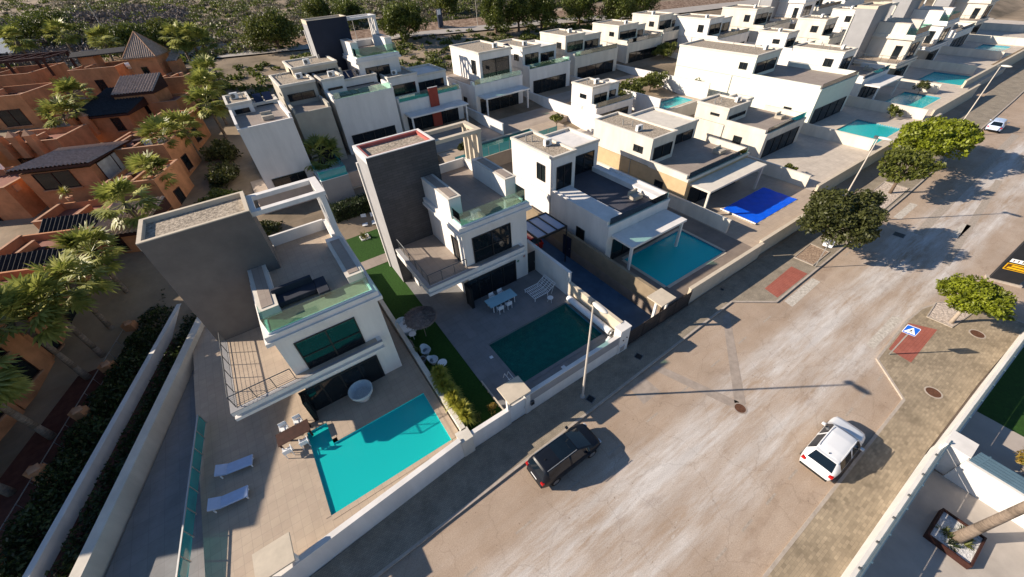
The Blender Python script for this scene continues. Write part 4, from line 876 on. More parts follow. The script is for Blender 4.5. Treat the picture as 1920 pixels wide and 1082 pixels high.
villa_tall((132, 60, 3.2), 'tall far villa in the back row with a grey tower', tower=GREYW, detail=False); villa_low((146, 62, 3.2), 'pale far house right of the tall back row villa', w=13, d=12, h1=4.2, uy=3, uh=8.4, ux1=6, wall=WHITE2, canopy=False); villa_low((166, 64, 3.2), 'last pale house of the far back row at the right', w=14, d=12, h1=4.2, uy=3, uh=8.4, ux1=6, canopy=False)
villa_tall((17.2, 66.3, 6.3), 'house with navy clad stair tower standing highest behind the back row', tower=mat('navy_cladding', (.018,.024,.042), .8, .1, 1), wall=WHITE, detail=False)
villa_low((8.4, 66, 5.6), 'house with pale gravel roof in front of the navy stair tower', w=6.2, d=8, h1=7.0, uy=1.5, uh=8.3, ux1=6.2, canopy=False, glass=False, wall=CREAM)
villa_low((44.8, 44.5, 2.6), 'white house between the ochre-based villa and the back row', w=8, d=5.8, h1=3.2, uy=1.2, uh=6.0, ux1=3.6, canopy=False)
villa_low((98, 43.5, 2.6), 'white house in the middle row behind the broad porch roof villa', w=9, d=8, h1=3.4, uy=2, uh=6.4, ux1=4, canopy=False)
villa_low((113, 43.5, 2.6), 'cream house in the middle row behind the first tall grey tower', w=10, d=8, h1=3.6, uy=2, uh=7, ux1=5, wall=WHITE2, canopy=False)
villa_low((130, 44, 2.6), 'white house in the middle row behind the second tall grey tower', w=10, d=8, h1=3.6, uy=2, uh=7, ux1=4, canopy=False)
villa_low((88.5, 68.5, 4.2), 'cream house closing the back row behind the big pale block', w=10, d=10, h1=4, uy=2, uh=7.2, ux1=5, wall=WHITE2, canopy=False)
# plot walls, paved yards and planting fill the ground between the houses
YARD = mat('pale_yard_paving', (.47,.42,.365), .9, .25, .5, detail=9)
struct('yard_paving', MB().box(37, 205, 36.2, 41.9, -1, .9), YARD); struct('yard_paving', MB().box(41.3, 205, 42, 54.6, -1, 2.6), YARD)
for i, x in enumerate((37.2, 53.1, 70.2, 88.5, 105.5, 124, 141, 160, 180)):
    wall_thing('boundary_wall', 'white party wall between street-row plots, number %s from the blue covered pool rightwards' % ['one', 'two', 'three', 'four', 'five', 'six', 'seven', 'eight', 'nine'][i], 'wall', [(x, x+.22, 16.5 if x < 90 else 20, 41.5, 0, 2.7)], WHITE2)
for i, x in enumerate((31.6, 44.4, 57, 69.8, 86, 106, 125, 143, 162)):
    wall_thing('boundary_wall', 'white party wall in the back row, number %s from the left' % ['one', 'two', 'three', 'four', 'five', 'six', 'seven', 'eight', 'nine'][i], 'wall', [(x, x+.22, 42.5 if x > 41 else 50.6, 66, 1.5, 5.4)], WHITE)
wall_thing('boundary_wall', 'long pinkish garden wall running behind the main villa row', 'wall', [(41.5, 200, 41.9, 42.15, 0, 3.4)], WHITE2)
wall_thing('boundary_wall', 'pinkish front wall of the back row behind the main villa', 'wall', [(-2.4, 20, 50.2, 50.45, 1, 4.9)], mat('pink_beige_render', (.52,.42,.36), .9, .1, .8))
PK = [(60.5, 44.0, 8, 3.4, 'bright blue-green pool in a yard below the back row, centre right'), (92, 44.2, 8, 3.6, 'small turquoise pool in a far back row yard')]
for x, y, a_, b_, lab in PK:
    deck('pool_terrace', x-1.5, x+a_+1.5, y-1.2, y+b_+1, 2.75, TERR2, [(x, x+a_, y, y+b_)], zb=2.5); pool('pool', lab, [(x, x+a_, y, y+b_)], 2.75, .6, POOLB, WATERB, CREAM)
for i, (x, y, z, s, lab) in enumerate(((38.6, 34.5, 1.2, 1.2, 'dark shrub in the back corner behind the villa with the blue covered pool'), (54.5, 19.5, 1.2, 1.0, 'small shrub beside the party wall right of the blue pool cover'), (66.5, 33, 1.2, 1.5, 'shrub behind the low courtyard villa'), (86.5, 20, 1.2, 1.3, 'shrub in the corner right of the bright teal pool'), (103.5, 22, 1.2, 1.4, 'round shrub beyond the second far teal pool'), (47, 46, 2.6, 1.6, 'green shrub in the yard behind the ochre-based villa'), (72, 46.5, 2.6, 1.7, 'olive shrub by the long pinkish wall, centre right'), (80, 47, 2.6, 1.5, 'olive shrub further right by the long pinkish wall'), (23.5, 48, 3.9, 1.0, 'shrub left of the deep blue pool'), (39.5, 47.5, 3.9, 1.3, 'shrub at the right end of the deep blue pool'))):
    tree('garden_shrub', (x, y, z), lab, 'shrub', (s, s, s*.8), s*.8, 900, .15, LF_MID if i % 2 else LF_DARK, .05, lobes=14, seed=150+i, trunk_top=s*.4)
# pool behind the main villa
Zb = 3.9
deck('pool_terrace', 20.5, 41, 45.0, 50.4, Zb, TERR2, [(26.0, 36.0, 46.2, 49.8)], zb=0)
pool('pool', 'deep blue pool on the raised plot behind the main villa pergola', [(26.0, 36.0, 46.2, 49.8)], Zb, 1.1, POOLB, WATERG, CREAM)
t = thing('glass_fence', (20.6, 45.1, Zb), 'teal glass screen in front of the deep blue pool', 'fence'); MB().box(0, 17, 0, .02, .05, 1.2).build('glass_panel', CYANGL, t); parts('post', [(x, x+.05, -.03, .03, 0, 1.25) for x in np.arange(0, 17.1, 1.7)], STEEL, t)
# small grey building with teal glass behind the hedge, timber steps
t = thing('garden_building', (4.6, 48.2, 2.2), 'small grey garden building topped with teal glass behind the hedge', 'building')
MB().box(0, 3.2, 0, 5, 0, 3.4).build('walls', GREYW, t); balustrade(MB(), [(.05, 4.9), (.05, .05), (3.15, .05), (3.15, 4.9)], 3.4, 4.5).build('glass_balustrade', CYANGL, t); MB().box(-.05, 3.25, -.05, 5, 3.4, 3.45).build('roof_edge', WMETAL, t)
t = thing('garden_steps', (8.1, 46.8, 1.3), 'timber and earth steps between hedge and grey tower side', 'steps')
for i in range(6): MB().box(0, 3.0, i*.62, i*.62+.32, i*.32, i*.32+.14).build('tread', CREAM, t)
MB().box(0, 3.0, 0, 3.9, -.8, 0.0).build('bank', SOIL, t)
# planting between the rows
for i, (x, y, z, s, lab) in enumerate(((66, 52, 3.5, 2.6, 'round green garden bush between the rows, below the cream house'), (58, 50.5, 3, 3.0, 'bright green garden bushes below the back row, centre right'), (84, 64, 4.5, 2.5, 'dark green garden shrub between two cream back row houses'))):
    tree('garden_shrub', (x, y, z), lab, 'shrub', (s*1.6, s, s*.6), s*.6, 2600, .22, LF_MID, .08, lobes=18, seed=50+i, trunk_top=s*.4)

# ---------------------------------------------------------------- terracotta estate (turned 24 degrees)
OR = R(-24)
TILEM = tiles('clay_roof_tiles', (.34,.22,.17), (.42,.28,.21), (.14,.08,.06), .28, .4, .9, .02, .3, 0); TILED = mat('shaded_dark_tiles', (0.028,0.028,0.032), .9, .4, 3, .4, 15)  # near-black tone paints in shade on slopes turned from the sun; awning shares it
TILEL = mat('clay_tile_ridges', (0.37, 0.28, 0.23), .9, .3, 3, .3, 15)
BRIGHT = mat('sky_reflection_pane', (.50,.52,.50), .25, .25, .8, spec=.6)  # pale base colour paints the white sky mirrored in the panes
def roof_panel(mb, A, Bp, C, D, pitch=.42, amp=.15):
    """corrugated tile slope: A,B eave left/right, C,D top right/left"""
    A, Bp, C, D = map(Vector, (A, Bp, C, D)); n = max(2, int((Bp-A).length/pitch)); nrm = (Bp-A).cross(D-A).normalized()
    vs = []
    for i in range(2*n+1):
        f = i/(2*n); h = nrm*(amp if i % 2 else 0); vs += [A.lerp(Bp, f)+h, D.lerp(C, f)+h]
    mb.add(vs, [(2*i, 2*i+2, 2*i+3, 2*i+1) for i in range(2*n)]); return mb
def o_house(label, loc, w, d, h, roof='flat', wins=(), sink=3, rm=None, over=.35, rise=1.2, parapet=.7, name='terracotta_house', rz=None, chim=()):
    """origin at front right corner; body spans -w..0, 0..d"""
    t = thing(name, loc, label, 'house', OR if rz is None else rz, None)
    q = MB().box(-w, 0, 0, d, -sink, h+(rise-.12 if roof == 'slope' and rise < 0 else 0))
    if roof == 'flat':
        q.box(-w, 0, 0, .22, h, h+parapet); q.box(-w, -w+.22, .22, d, h, h+parapet); q.box(-.22, 0, .22, d, h, h+parapet); q.box(-w+.22, -.22, d-.22, d, h, h+parapet)
    q.build('walls', TERRA, t)
    if roof == 'flat':
        c = MB(); e = .05; c.box(-w-e, e, -e, .22+e, h+parapet, h+parapet+.06); c.box(-w-e, -w+.22+e, .22+e, d, h+parapet, h+parapet+.06); c.box(-.22-e, e, .22+e, d, h+parapet, h+parapet+.06); c.build('coping', TERRAC, t)
        MB().box(-w+.22, -.22, .22, d-.22, h, h+.03).build('roof_floor', mat('red_terrace_floor', (.26,.11,.08), .8, .15, 1), t)
        g = random.Random(label)
        if w*d > 20:
            cx = -w*g.uniform(.35, .65); MB().box(cx, cx+.22, .22, d*.55, h+.03, h+parapet*1.25).build('terrace_divider', TERRA, t); MB().box(cx-.04, cx+.26, .2, d*.55+.04, h+parapet*1.25, h+parapet*1.25+.05).build('divider_coping', TERRAC, t)
            if loc[1] > 85:
                hx, hw_ = -w+.3, min(2.4, w*.35); MB().box(hx, hx+hw_, d-2.4, d-.25, h+.03, h+2.2).build('stair_hut', TERRA, t); m = MB(); roof_panel(m, (hx-.2, d-2.6, h+2.2), (hx+hw_+.2, d-2.6, h+2.2), (hx+hw_+.2, d-.05, h+2.9), (hx-.2, d-.05, h+2.9)); m.build('hut_roof', TILEL, t)
            for _ in range(3): x_, y_ = -g.uniform(.8, w-1), g.uniform(.6, d-3); MB().box(x_, x_+g.uniform(.4, 1.2), y_, y_+g.uniform(.4, .8), h+.03, h+g.uniform(.3, .8)).build('terrace_furniture', g.choice([PLASTW, WOODD, TERRAC]), t)
    elif roof == 'slope':
        m = MB(); roof_panel(m, (-w-over, -over, h), (over, -over, h), (over, d+over, h+rise), (-w-over, d+over, h+rise)); m.build('tile_roof', rm or TILEL, t)
        m = MB(); m.prism([(-w-over, -over), (over, -over), (over, d+over), (-w-over, d+over)], h-.32, lambda x, y: h-.04+(rise)*(y+over)/(d+2*over)); m.build('eaves', WOODD, t)
    elif roof == 'pyramid':
        m = MB(); ap = (-w/2, d/2, h+rise)
        for a, b in (((-w-over, -over), (over, -over)), ((over, -over), (over, d+over)), ((over, d+over), (-w-over, d+over)), ((-w-over, d+over), (-w-over, -over))):
            A = Vector((*a, h)); Bv = Vector((*b, h)); P = Vector(ap); n = int((Bv-A).length/.3); nr = (Bv-A).cross(P-A).normalized()
            for i in range(n):
                f0, f1, fm = i/n, (i+1)/n, (i+.5)/n; top = lambda f: A.lerp(Bv, f) + (P-(A+Bv)/2)*(1-abs(2*f-1))
                m.add([A.lerp(Bv, f0), A.lerp(Bv, fm)+nr*.1, top(fm)+nr*.1, top(f0)], [(0,1,2,3)]); m.add([A.lerp(Bv, fm)+nr*.1, A.lerp(Bv, f1), top(f1), top(fm)+nr*.1], [(0,1,2,3)])
        m.build('tile_roof', rm or TILEL, t); MB().box(-w-over, over, -over, d+over, h-.16, h-.02).build('eaves', TERRAC, t)
        k = MB(); [k.tube((x, y, h+.05), (ap[0], ap[1], h+rise+.08), .1, n=6) for x in (-w-over, over) for y in (-over, d+over)]; k.build('ridge_tiles', TERRAC, t)
    for face, a, b, z0, z1, kind in wins:
        g = BRIGHT if kind == 'bright' else WIN
        if face == 'f': window(t, a, b, z0, z1, 0, 'y', -1, mull=1 if b-a > 1.8 else 0, g=g, m=WOODD)
        else: window(t, a, b, z0, z1, 0, 'x', 1, mull=1 if b-a > 1.8 else 0, g=g, m=WOODD)
    for (x, y, s, z) in chim:
        MB().box(x, x+s, y, y+s, z-2.6, z).build('chimney', TERRA, t); c = MB(); c.add([(x-.06,y-.06,z),(x+s+.06,y-.06,z),(x+s+.06,y+s+.06,z),(x-.06,y+s+.06,z),(x+s/2,y+s/2,z+s*.8)], [(3,2,1,0),(0,1,4),(1,2,4),(2,3,4),(3,0,4)]); c.build('chimney_cap', TERRAC, t)
    return t
# houses of the estate, near to far
o_house('terracotta house with shallow tiled roof and bright corner windows', (-16.3, 61.6, 3.6), 7.2, 7.0, 6.1, 'slope', [('f', -6.0, -2.2, 3.5, 5.4, 'dark'), ('r', 1.0, 6.4, 3.0, 5.5, 'bright')], rise=-.5, over=.5)
o_house('terracotta tower with striped pyramid roof', (-7.9, 95.5, 7), 4.4, 4.4, 7.6, 'pyramid', [('f', -3.0, -2.0, 4.2, 6.2, 'dark')], rise=3.3, over=.35, name='tower_house')
o_house('terracotta house with big weathered dark tile roof and twin pillars', (-13.6, 80.5, 5), 6.4, 9.5, 5.2, 'slope', [('f', -2.4, -1.2, 2.8, 4.6, 'dark'), ('r', 4.5, 6.0, 3.2, 4.8, 'dark')], rm=TILED, rise=1.4, over=.7, chim=((-6.9, -1.2, .8, 5.4), (-5.3, -1.2, .8, 5.4)))
o_house('terracotta wing with small striped tile roof below the tower', (-9.6, 84, 5.4), 5.6, 4.2, 6.2, 'slope', [('f', -3.2, -1.8, 3.2, 4.8, 'dark')], rise=1.6, over=.15)
o_house('plain terracotta block right of the tower', (-5.2, 90, 6), 4.0, 7.0, 5.4, 'flat', [('r', 2, 3.2, 2.2, 3.6, 'dark')], parapet=.5)
o_house('terracotta block with dark doorway between tower and palms', (-7.4, 83, 5), 3.4, 5, 4.6, 'flat', [('r', 1.5, 2.6, 1.0, 3.0, 'dark'), ('f', -2.6, -1.2, .6, 2.8, 'dark')], parapet=.4)
o_house('terracotta house with wide dark windows at the left edge', (-25.8, 93, 5.5), 10.5, 8, 6.0, 'flat', [('f', -4.9, -1.5, 2.9, 5.2, 'dark'), ('f', -9.2, -6.2, 2.9, 5.2, 'dark'), ('r', 1.2, 2.4, 2.6, 4.6, 'dark')], parapet=1.0)
o_house('terracotta roof terraces behind the wide window house', (-26.5, 106, 7), 13, 9, 5.4, 'flat', [('f', -5, -2.2, 2, 4.4, 'dark'), ('f', -11, -8.6, 2, 4.4, 'dark')], parapet=1.1, chim=((-12.6, 1, .8, 7.4),))
o_house('terracotta block with orange wall between the far palms and the tower', (-14.5, 101, 7), 7.4, 6, 5.4, 'flat', [('f', -4.4, -3.0, 2.4, 4.6, 'dark'), ('r', 2, 3.2, 2.4, 4.2, 'dark')], parapet=.9)
o_house('low terracotta house with dark roof terrace at far left top', (-39, 112, 7.6), 9, 9, 5.0, 'flat', [('f', -5, -2.5, 1.8, 4, 'dark')], parapet=1.0)
o_house('small terracotta block at the far left below the billboard', (-36, 98, 6), 6, 7, 5, 'slope', [('f', -4, -2, 2.2, 4, 'dark')], rise=1.2)
o_house('salmon flat-roofed terracotta corner block beside the middle palms', (-11.2, 69.0, 3.8), 5.0, 5.2, 4.6, 'flat', [('r', 1.0, 2.5, 1.5, 3.3, 'dark'), ('f', -2.2, -1.0, 1.2, 3, 'dark')], parapet=.18)
o_house('terracotta block with three pyramid-capped chimneys', (-20.8, 75.0, 4.4), 8.5, 6, 4.4, 'flat', [('f', -6, -4, 1.4, 3.4, 'dark')], parapet=.8, chim=((-6.2, -.9, .85, 6.2), (-4.4, -.9, .85, 6.2), (-2.6, -.9, .85, 6.2)))
o_house('purple-red shaded terrace house left of the bright corner windows', (-24.5, 64, 3), 12, 7, 4.4, 'flat', [('f', -5, -3, 1.2, 3.4, 'dark')], parapet=.9, chim=((-9, 0.6, .8, 6.3),))
# the stepped row along the palms
row = [(-16.4, 55.2, 'first from the far end'), (-18.6, 48.6, 'second from the far end'), (-20.8, 42.2, 'middle one'), (-23.2, 35.9, 'fourth from the far end'), (-25.8, 29.2, 'nearest one')]
for i, (x, y, lab) in enumerate(row):
    o_house('terracotta row house by the palm walk, ' + lab, (x, y, .8), 6.8, 4.2, 4.5, 'flat', [('r', 1.2, 2.9, .3, 2.3, 'dark'), ('r', 1.4, 2.6, 3.0, 4.1, 'dark'), ('f', -4.5, -2.5, 2.2, 3.8, 'dark')], parapet=.75)
    t = o_house('terracotta annexe with dark tiled slope by the palm walk, ' + lab, (x-.9, y-2.55, .8), 5.6, 2.45, 4.0, 'slope', [('r', .6, 1.7, .3, 2.2, 'dark')], rm=TILED, rise=1.5, over=.2)
for x, y, z, w_, d_, h_, rf, lab in ((-9.3, 63.5, 2.6, 6.5, 5.5, 6.2, 'flat', 'tall plain terracotta block with barred side window beside the leftmost white back row house'), (-10.9, 56.2, 1.2, 5.4, 5.8, 6.2, 'flat', 'terracotta block in shade just behind the left villa tower roof'), (-7.4, 71.5, 3.6, 5.0, 6.0, 5.6, 'flat', 'terracotta block behind the middle palms next to the white back row house'), (-13.2, 49.8, .8, 4.6, 5.2, 4.6, 'slope', 'low terracotta house with clay tiled slope beyond the palm walk end')):
    o_house(lab, (x, y, z), w_, d_, h_, rf, [('r', 1.6, 3.0, 2.6, 4.4, 'dark'), ('f', -3.4, -2.2, 2.6, 4.2, 'dark')], parapet=.4, rise=.9)
o_house('tall terracotta block at the far left edge that shades the palm walk', (-28.2, 28, 0), 12, 13, 11.6, 'flat', [('r', 2, 4, 5, 7, 'dark'), ('r', 8, 10, 5, 7, 'dark')], parapet=.9)  # unseen, stands beyond the left edge; added and sized to shade the left yard
for i, (x, y, z, sx, sy, hh, lab) in enumerate(((-6.2, 55, 2.6, 2.6, 3, 2.6, 'dark green shrub mass left of the tall white back row house, nearest'), (-5.0, 61, 3.3, 2.6, 3.2, 3.0, 'dark green shrub mass left of the tall white back row house, middle'), (-4.6, 67, 4, 2.4, 3, 3.2, 'dark green shrub mass left of the tall white back row house, farthest'), (-8.8, 49.5, 1.6, 2.4, 2.6, 2.2, 'dark shrub behind the left villa stair tower'), (-3.0, 47.5, 1.8, 3.0, 2.0, 1.6, 'low dark shrub behind the left villa back garden'), (-22.5, 70, 5, 1.6, 1.6, 2.4, 'round shrub on the terrace beside the three chimneys'), (-15.3, 76.5, 5, 1.4, 1.4, 2.2, 'shrub in the court below the twin pillars'))):
    tree('garden_shrub', (x, y, z-.4), lab, 'shrub', (sx, sy, hh*.6), hh*.6, 2200, .2, LF_DARK if i % 3 else LF_PINE, .08, lobes=26, seed=250+i, trunk_top=hh*.4)
# palm walk: paving, gate posts, low fence
struct('palm_walk', MB().prism([(-29,15),(-19.5,14),(-9,41),(-7.6,60),(-10.3,62),(-19,40)], 0, .06), mat('dark_red_paving', (.10,.04,.03), .9, .3, 2))
for i, (x, y) in enumerate(((-16.0, 40.2), (-17.2, 35.4), (-18.5, 31.2), (-20.2, 27.2), (-21.7, 22.6))):
    t = thing('gate_post', (x, y, 0), ['farthest', 'second', 'middle', 'fourth', 'nearest'][i] + ' terracotta gate post along the palm walk fence, counting from the far end', 'post', OR, 'gate posts along the palm walk')
    MB().box(-.45, .45, -.3, .3, 0, 1.5).build('post_body', TERRA, t); MB().lathe([(0,1.62),(.3,1.6),(.42,1.52),(.42,1.5)],4).build('post_cap', TERRAC, t)
t = thing('rail_fence', (-22.6, 20, 0), 'thin grey rail fence running between the palms and the gate posts', 'fence', math.atan2(22, 6.6))
q = MB(); L = 23; q.box(0, L, -.02, .02, 1.05, 1.1); q.box(0, L, -.015, .015, .2, .24); q.build('rails', STEEL, t); [MB().tube((x,0,0),(x,0,1.08),.02,n=5).build('post', STEEL, t) for x in np.arange(0, L, 1.4)]
t = thing('estate_hedge', (-21.75, 14, 0), 'dark unclipped hedge between the terracotta gate posts and the long white wall', 'hedge', math.atan2(28, 9.6))
n = 16000; P = RNG.uniform(0, 1, (n, 3))*np.array([33, 2.7, 1.5]); P[:, 1] += .1; P[:, 2] *= 1-.3*np.abs(P[:, 1]-1.4); P[:, 2] += .2*np.sin(P[:, 0]*2.1)+.1; npmesh('foliage', leaves(P, .15), 4, LF_HEDGE, t)
# pergola with dark beams
t = thing('roof_pergola', (-33.5, 111, 12.6), 'dark red timber pergola over the far left roof terraces', 'pergola', OR)
q = MB(); q.box(0, 11, -.2, .2, 2.4, 2.8); q.box(0, 11, 5.8, 6.2, 2.4, 2.8); [q.box(x, x+.22, .2, 5.8, 2.5, 2.7) for x in (0, 2, 4, 6, 8, 10.7)]; q.build('beams', WOODD, t); parts('post', [(x, x+.3, y, y+.3, 0, 2.4) for x in (.1, 5, 10.5) for y in (-.15, 5.85)], WOODD, t)
t = thing('roof_awning', (-20.5, 106.5, 12.8), 'black low awning roof beside the dark red pergola', 'awning', R(-10)); mb = MB(); mb.prism([(0,0),(8,0),(8,2.4),(0,2.4)], 1.9, lambda x, y: 2.05+.2*y); mb.build('awning_sheet', TILED, t); parts('post', [(x,x+.12,.1,.22,0,1.9) for x in (.1,7.7)], WOODD, t)
# billboard top left
t = thing('billboard', (-37.6, 143, 10.5), 'blue and white billboard at the top left edge', 'billboard', R(-40))
MB().box(-3.5, 3.5, -.1, .1, 3.2, 7.6).build('board', PLASTW, t); q = MB(); q.box(-3.4, 3.4, -.14, -.11, 6.2, 7.5); q.build('blue_header', mat('sign_blue', (.01,.10,.55), .5, .05), t)
[MB().tube((x,0,0),(x,0,3.2),.14).build('leg', STEEL, t) for x in (-2.2, 2.2)]
q = MB(); q.lathe([(.0,0),(.34,0)],14); ob = q.build('emblem', mat('sign_navy', (.01,.03,.12), .5), t); ob.matrix_local = Matrix.Translation((1.2,-.16,5.3)) @ Matrix.Rotation(R(90),4,'X')
# odds and ends on the terraces
t = thing('terrace_umbrella', (-24.8, 68, 8.2), 'closed white parasol on the purple-red terrace', 'umbrella'); MB().lathe([(0,2.4),(.15,2.2),(.2,1.0),(.05,.9)],10).build('folded_cloth', PLASTW, t); MB().tube((0,0,0),(0,0,2.4),.03).build('pole', STEEL, t)
for i, (x, y, z, lab) in enumerate(((-12.8, 103.5, 13.2, 'left white water tank on the terrace by the tower'), (-11.6, 102.6, 13.2, 'right white water tank on the terrace by the tower'))):
    t = thing('water_tank', (x, y, z-.8), lab, 'tank', 0, 'white water tanks by the tower'); MB().tube((-.5,0,.6),(.5,0,.6),.35,n=14).build('tank', PLASTW, t); MB().box(-.4,.4,-.2,.2,0,.3).build('stand', STEEL, t)
t = thing('rooftop_plant', (-19.6, 61.2, 6.6), 'spiky lime plant against the house with the shallow tiled roof', 'plant'); spiky(t, (0,0,.6), 70, .9, LF_YUCCA, .1); MB().tube((0,0,0),(0,0,.6),.08).build('stem', TRUNK, t); MB().lathe([(0,-.3),(.3,-.3),(.35,.1),(0,.1)],12).build('pot', TERRAC, t)

# ---------------------------------------------------------------- palms
def palm_mesh(seed, R_=2.1, n=36, seg=13, wdt=.9, name='crown'):
    g = np.random.default_rng(seed); V = []
    for i in range(n):
        a = g.uniform(0, 2*math.pi); e = R(g.uniform(-35, 80)); L = R_*g.uniform(.5, .72)
        d = Vector((math.cos(a)*math.cos(e), math.sin(a)*math.cos(e), math.sin(e))); side = Vector((-math.sin(a), math.cos(a), 0)); hub = d*L + Vector((0, 0, -.15*L*math.cos(e)))
        s = side*.03; V += [-s, s, hub+s, hub-s]
        upn = side.cross(d); fr = R_*g.uniform(.42, .58)
        for k in range(seg):
            b = R(-88+176*k/(seg-1)); f = d*math.cos(b)+side*math.sin(b); f2 = (f + Vector((0, 0, -.45))).normalized(); fold = upn*(.16*(1 if k % 2 else -1)*fr*.4)
            sd = f.cross(upn).normalized()*fr*.11; mid = hub+f*fr*.55+fold+Vector((0,0,-.06*fr)); tip = mid+f2*fr*.5
            V += [hub, mid-sd, tip, mid+sd]
    return np.array([list(v) for v in V])
PM = [palm_mesh(s) for s in (1, 2, 3)]
FRONDS = []
def palm(loc, h, label, i, lean=(0, 0), s=1.0, group='palms of the terracotta estate', tr=.2):
    t = thing('palm_tree', loc, label, 'palm tree', 0, group)
    if len(FRONDS) < 3:
        o = npmesh('crown', PM[len(FRONDS)], 4, LF_PALM, t); FRONDS.append(o)
    else:
        o = FRONDS[i % 3].copy(); COL.objects.link(o); o.parent = t
    o.location = (lean[0], lean[1], h); o.scale = (s, s, s); o.rotation_euler = (0, 0, i*1.3)
    pts = [(lean[0]*f*f, lean[1]*f*f, h*f-.2) for f in (0, .25, .5, .75, 1)]
    MB().path(pts, [tr*1.4, tr*1.1, tr, tr*.95, tr*1.1], 9).build('trunk', TRUNK, t, smooth=True)
    d = npmesh('dry_skirt', np.array([list(v) for k in range(26) for v in (lambda a, L: (Vector((0,0,0)), Vector((math.cos(a)*.2-.12*math.sin(a), math.sin(a)*.2+.12*math.cos(a), -.3)), Vector((math.cos(a)*.42, math.sin(a)*.42, -L)), Vector((math.cos(a)*.2+.12*math.sin(a), math.sin(a)*.2-.12*math.cos(a), -.3))))(k*.9, .8+.02*k)]), 4, TRUNK, t)
    d.location = (lean[0], lean[1], h+.1); d.scale = (s, s, s)
    return t
PL = [(-16.0, 44.8, 0, 6.6, 'palm at the far end of the palm walk, trunk across an orange wall'), (-17.5, 41.1, 0, 6.4, 'second palm of the walk, crown touching the first one'), (-18.3, 38.5, 0, 6.6, 'third palm of the palm walk row'), (-19.3, 36.6, 0, 6.9, 'fourth palm of the palm walk row'), (-20.8, 31.3, 0, 6.8, 'fifth palm of the walk at the left edge'), (-22.3, 27.6, 0, 6.6, 'nearest palm of the walk, lowest on the left edge'),
      (-13.1, 51.5, 1, 6.8, 'palm with wide crown above the left villa roof'), (-11.4, 58.5, 2, 5.8, 'dark green palm in shade before the corner block'), (-9.6, 66.5, 3.4, 6.0, 'palm with bare trunk in front of the barred orange wall'), (-7.2, 69.5, 3.8, 5.4, 'palm partly hidden by the tall white back row house'),
      (-3.2, 74.5, 5, 5.6, 'lower palm of the tall clump left of the white back row'), (-2.4, 79.5, 5.6, 6.2, 'middle palm of the tall clump left of the white back row'), (-1.4, 84, 6.2, 6.4, 'upper palm of the tall clump left of the white back row'),
      (-3.6, 99, 8, 8.5, 'left palm of the trio right of the striped tower'), (-2.0, 98, 8, 8.2, 'middle palm of the trio right of the striped tower'), (-.6, 97, 8, 7.2, 'right palm of the trio right of the striped tower'),
      (-19.2, 88.5, 5.4, 6.8, 'upper palm between the window house and the dark tile roof'), (-20.2, 83.2, 5.2, 5.6, 'lower palm between the window house and the dark tile roof'), (-30.0, 76, 4.5, 4.5, 'palm at the left edge below the window house'),
      (-31, 131, 12, 4.6, 'left palm behind the roof pergola'), (-23, 126, 12, 5.0, 'middle palm behind the roof pergola'), (-16.6, 118, 11, 4.6, 'palm just left of the striped tower'),
      (6.3, 53.5, 3.0, 3.6, 'small palm by the grey garden building behind the hedge')]
for i, (x, y, z, h, lab) in enumerate(PL): palm((x, y, z), h, lab, i, (.3*math.sin(i), .3*math.cos(i*1.7)), 1.2 if i < 18 else 1.25)

# ---------------------------------------------------------------- street trees
tree('street_tree', (44.2, 9.6, .13), 'big dark leafy tree on the left kerb bulge by the white-backed sign', 'tree', (5.5, 3.7, 2.6), 3.4, 22000, .17, LF_DARK, .2, lobes=60, lobe_r=.27, seed=11, limbs=9)
tree('street_tree', (61.5, 10.3, .13), 'sparse olive tree on the left pavement above the pale rubble bed', 'tree', (5.4, 3.6, 1.7), 3.4, 5200, .2, LF_MID, .16, lobes=46, lobe_r=.22, seed=12, limbs=10)
tree('street_tree', (72.5, 11.3, .13), 'bright lime-green street tree before the teal pool', 'tree', (8.0, 4.0, 2.2), 3.5, 15000, .22, LF_LIME, .2, lobes=50, lobe_r=.28, seed=13, limbs=9)
tree('street_tree', (41.0, -1.45, .13), 'round flat lime-green tree over the rubble bed on the right pavement', 'tree', (2.95, 2.6, 1.05), 2.75, 12000, .13, LF_LIME, .13, lobes=70, lobe_r=.26, seed=14, limbs=10, barkm=mat('pale_bark', (.36,.30,.24), .9, .15, 3, .3, 15), trunk_top=2.1)
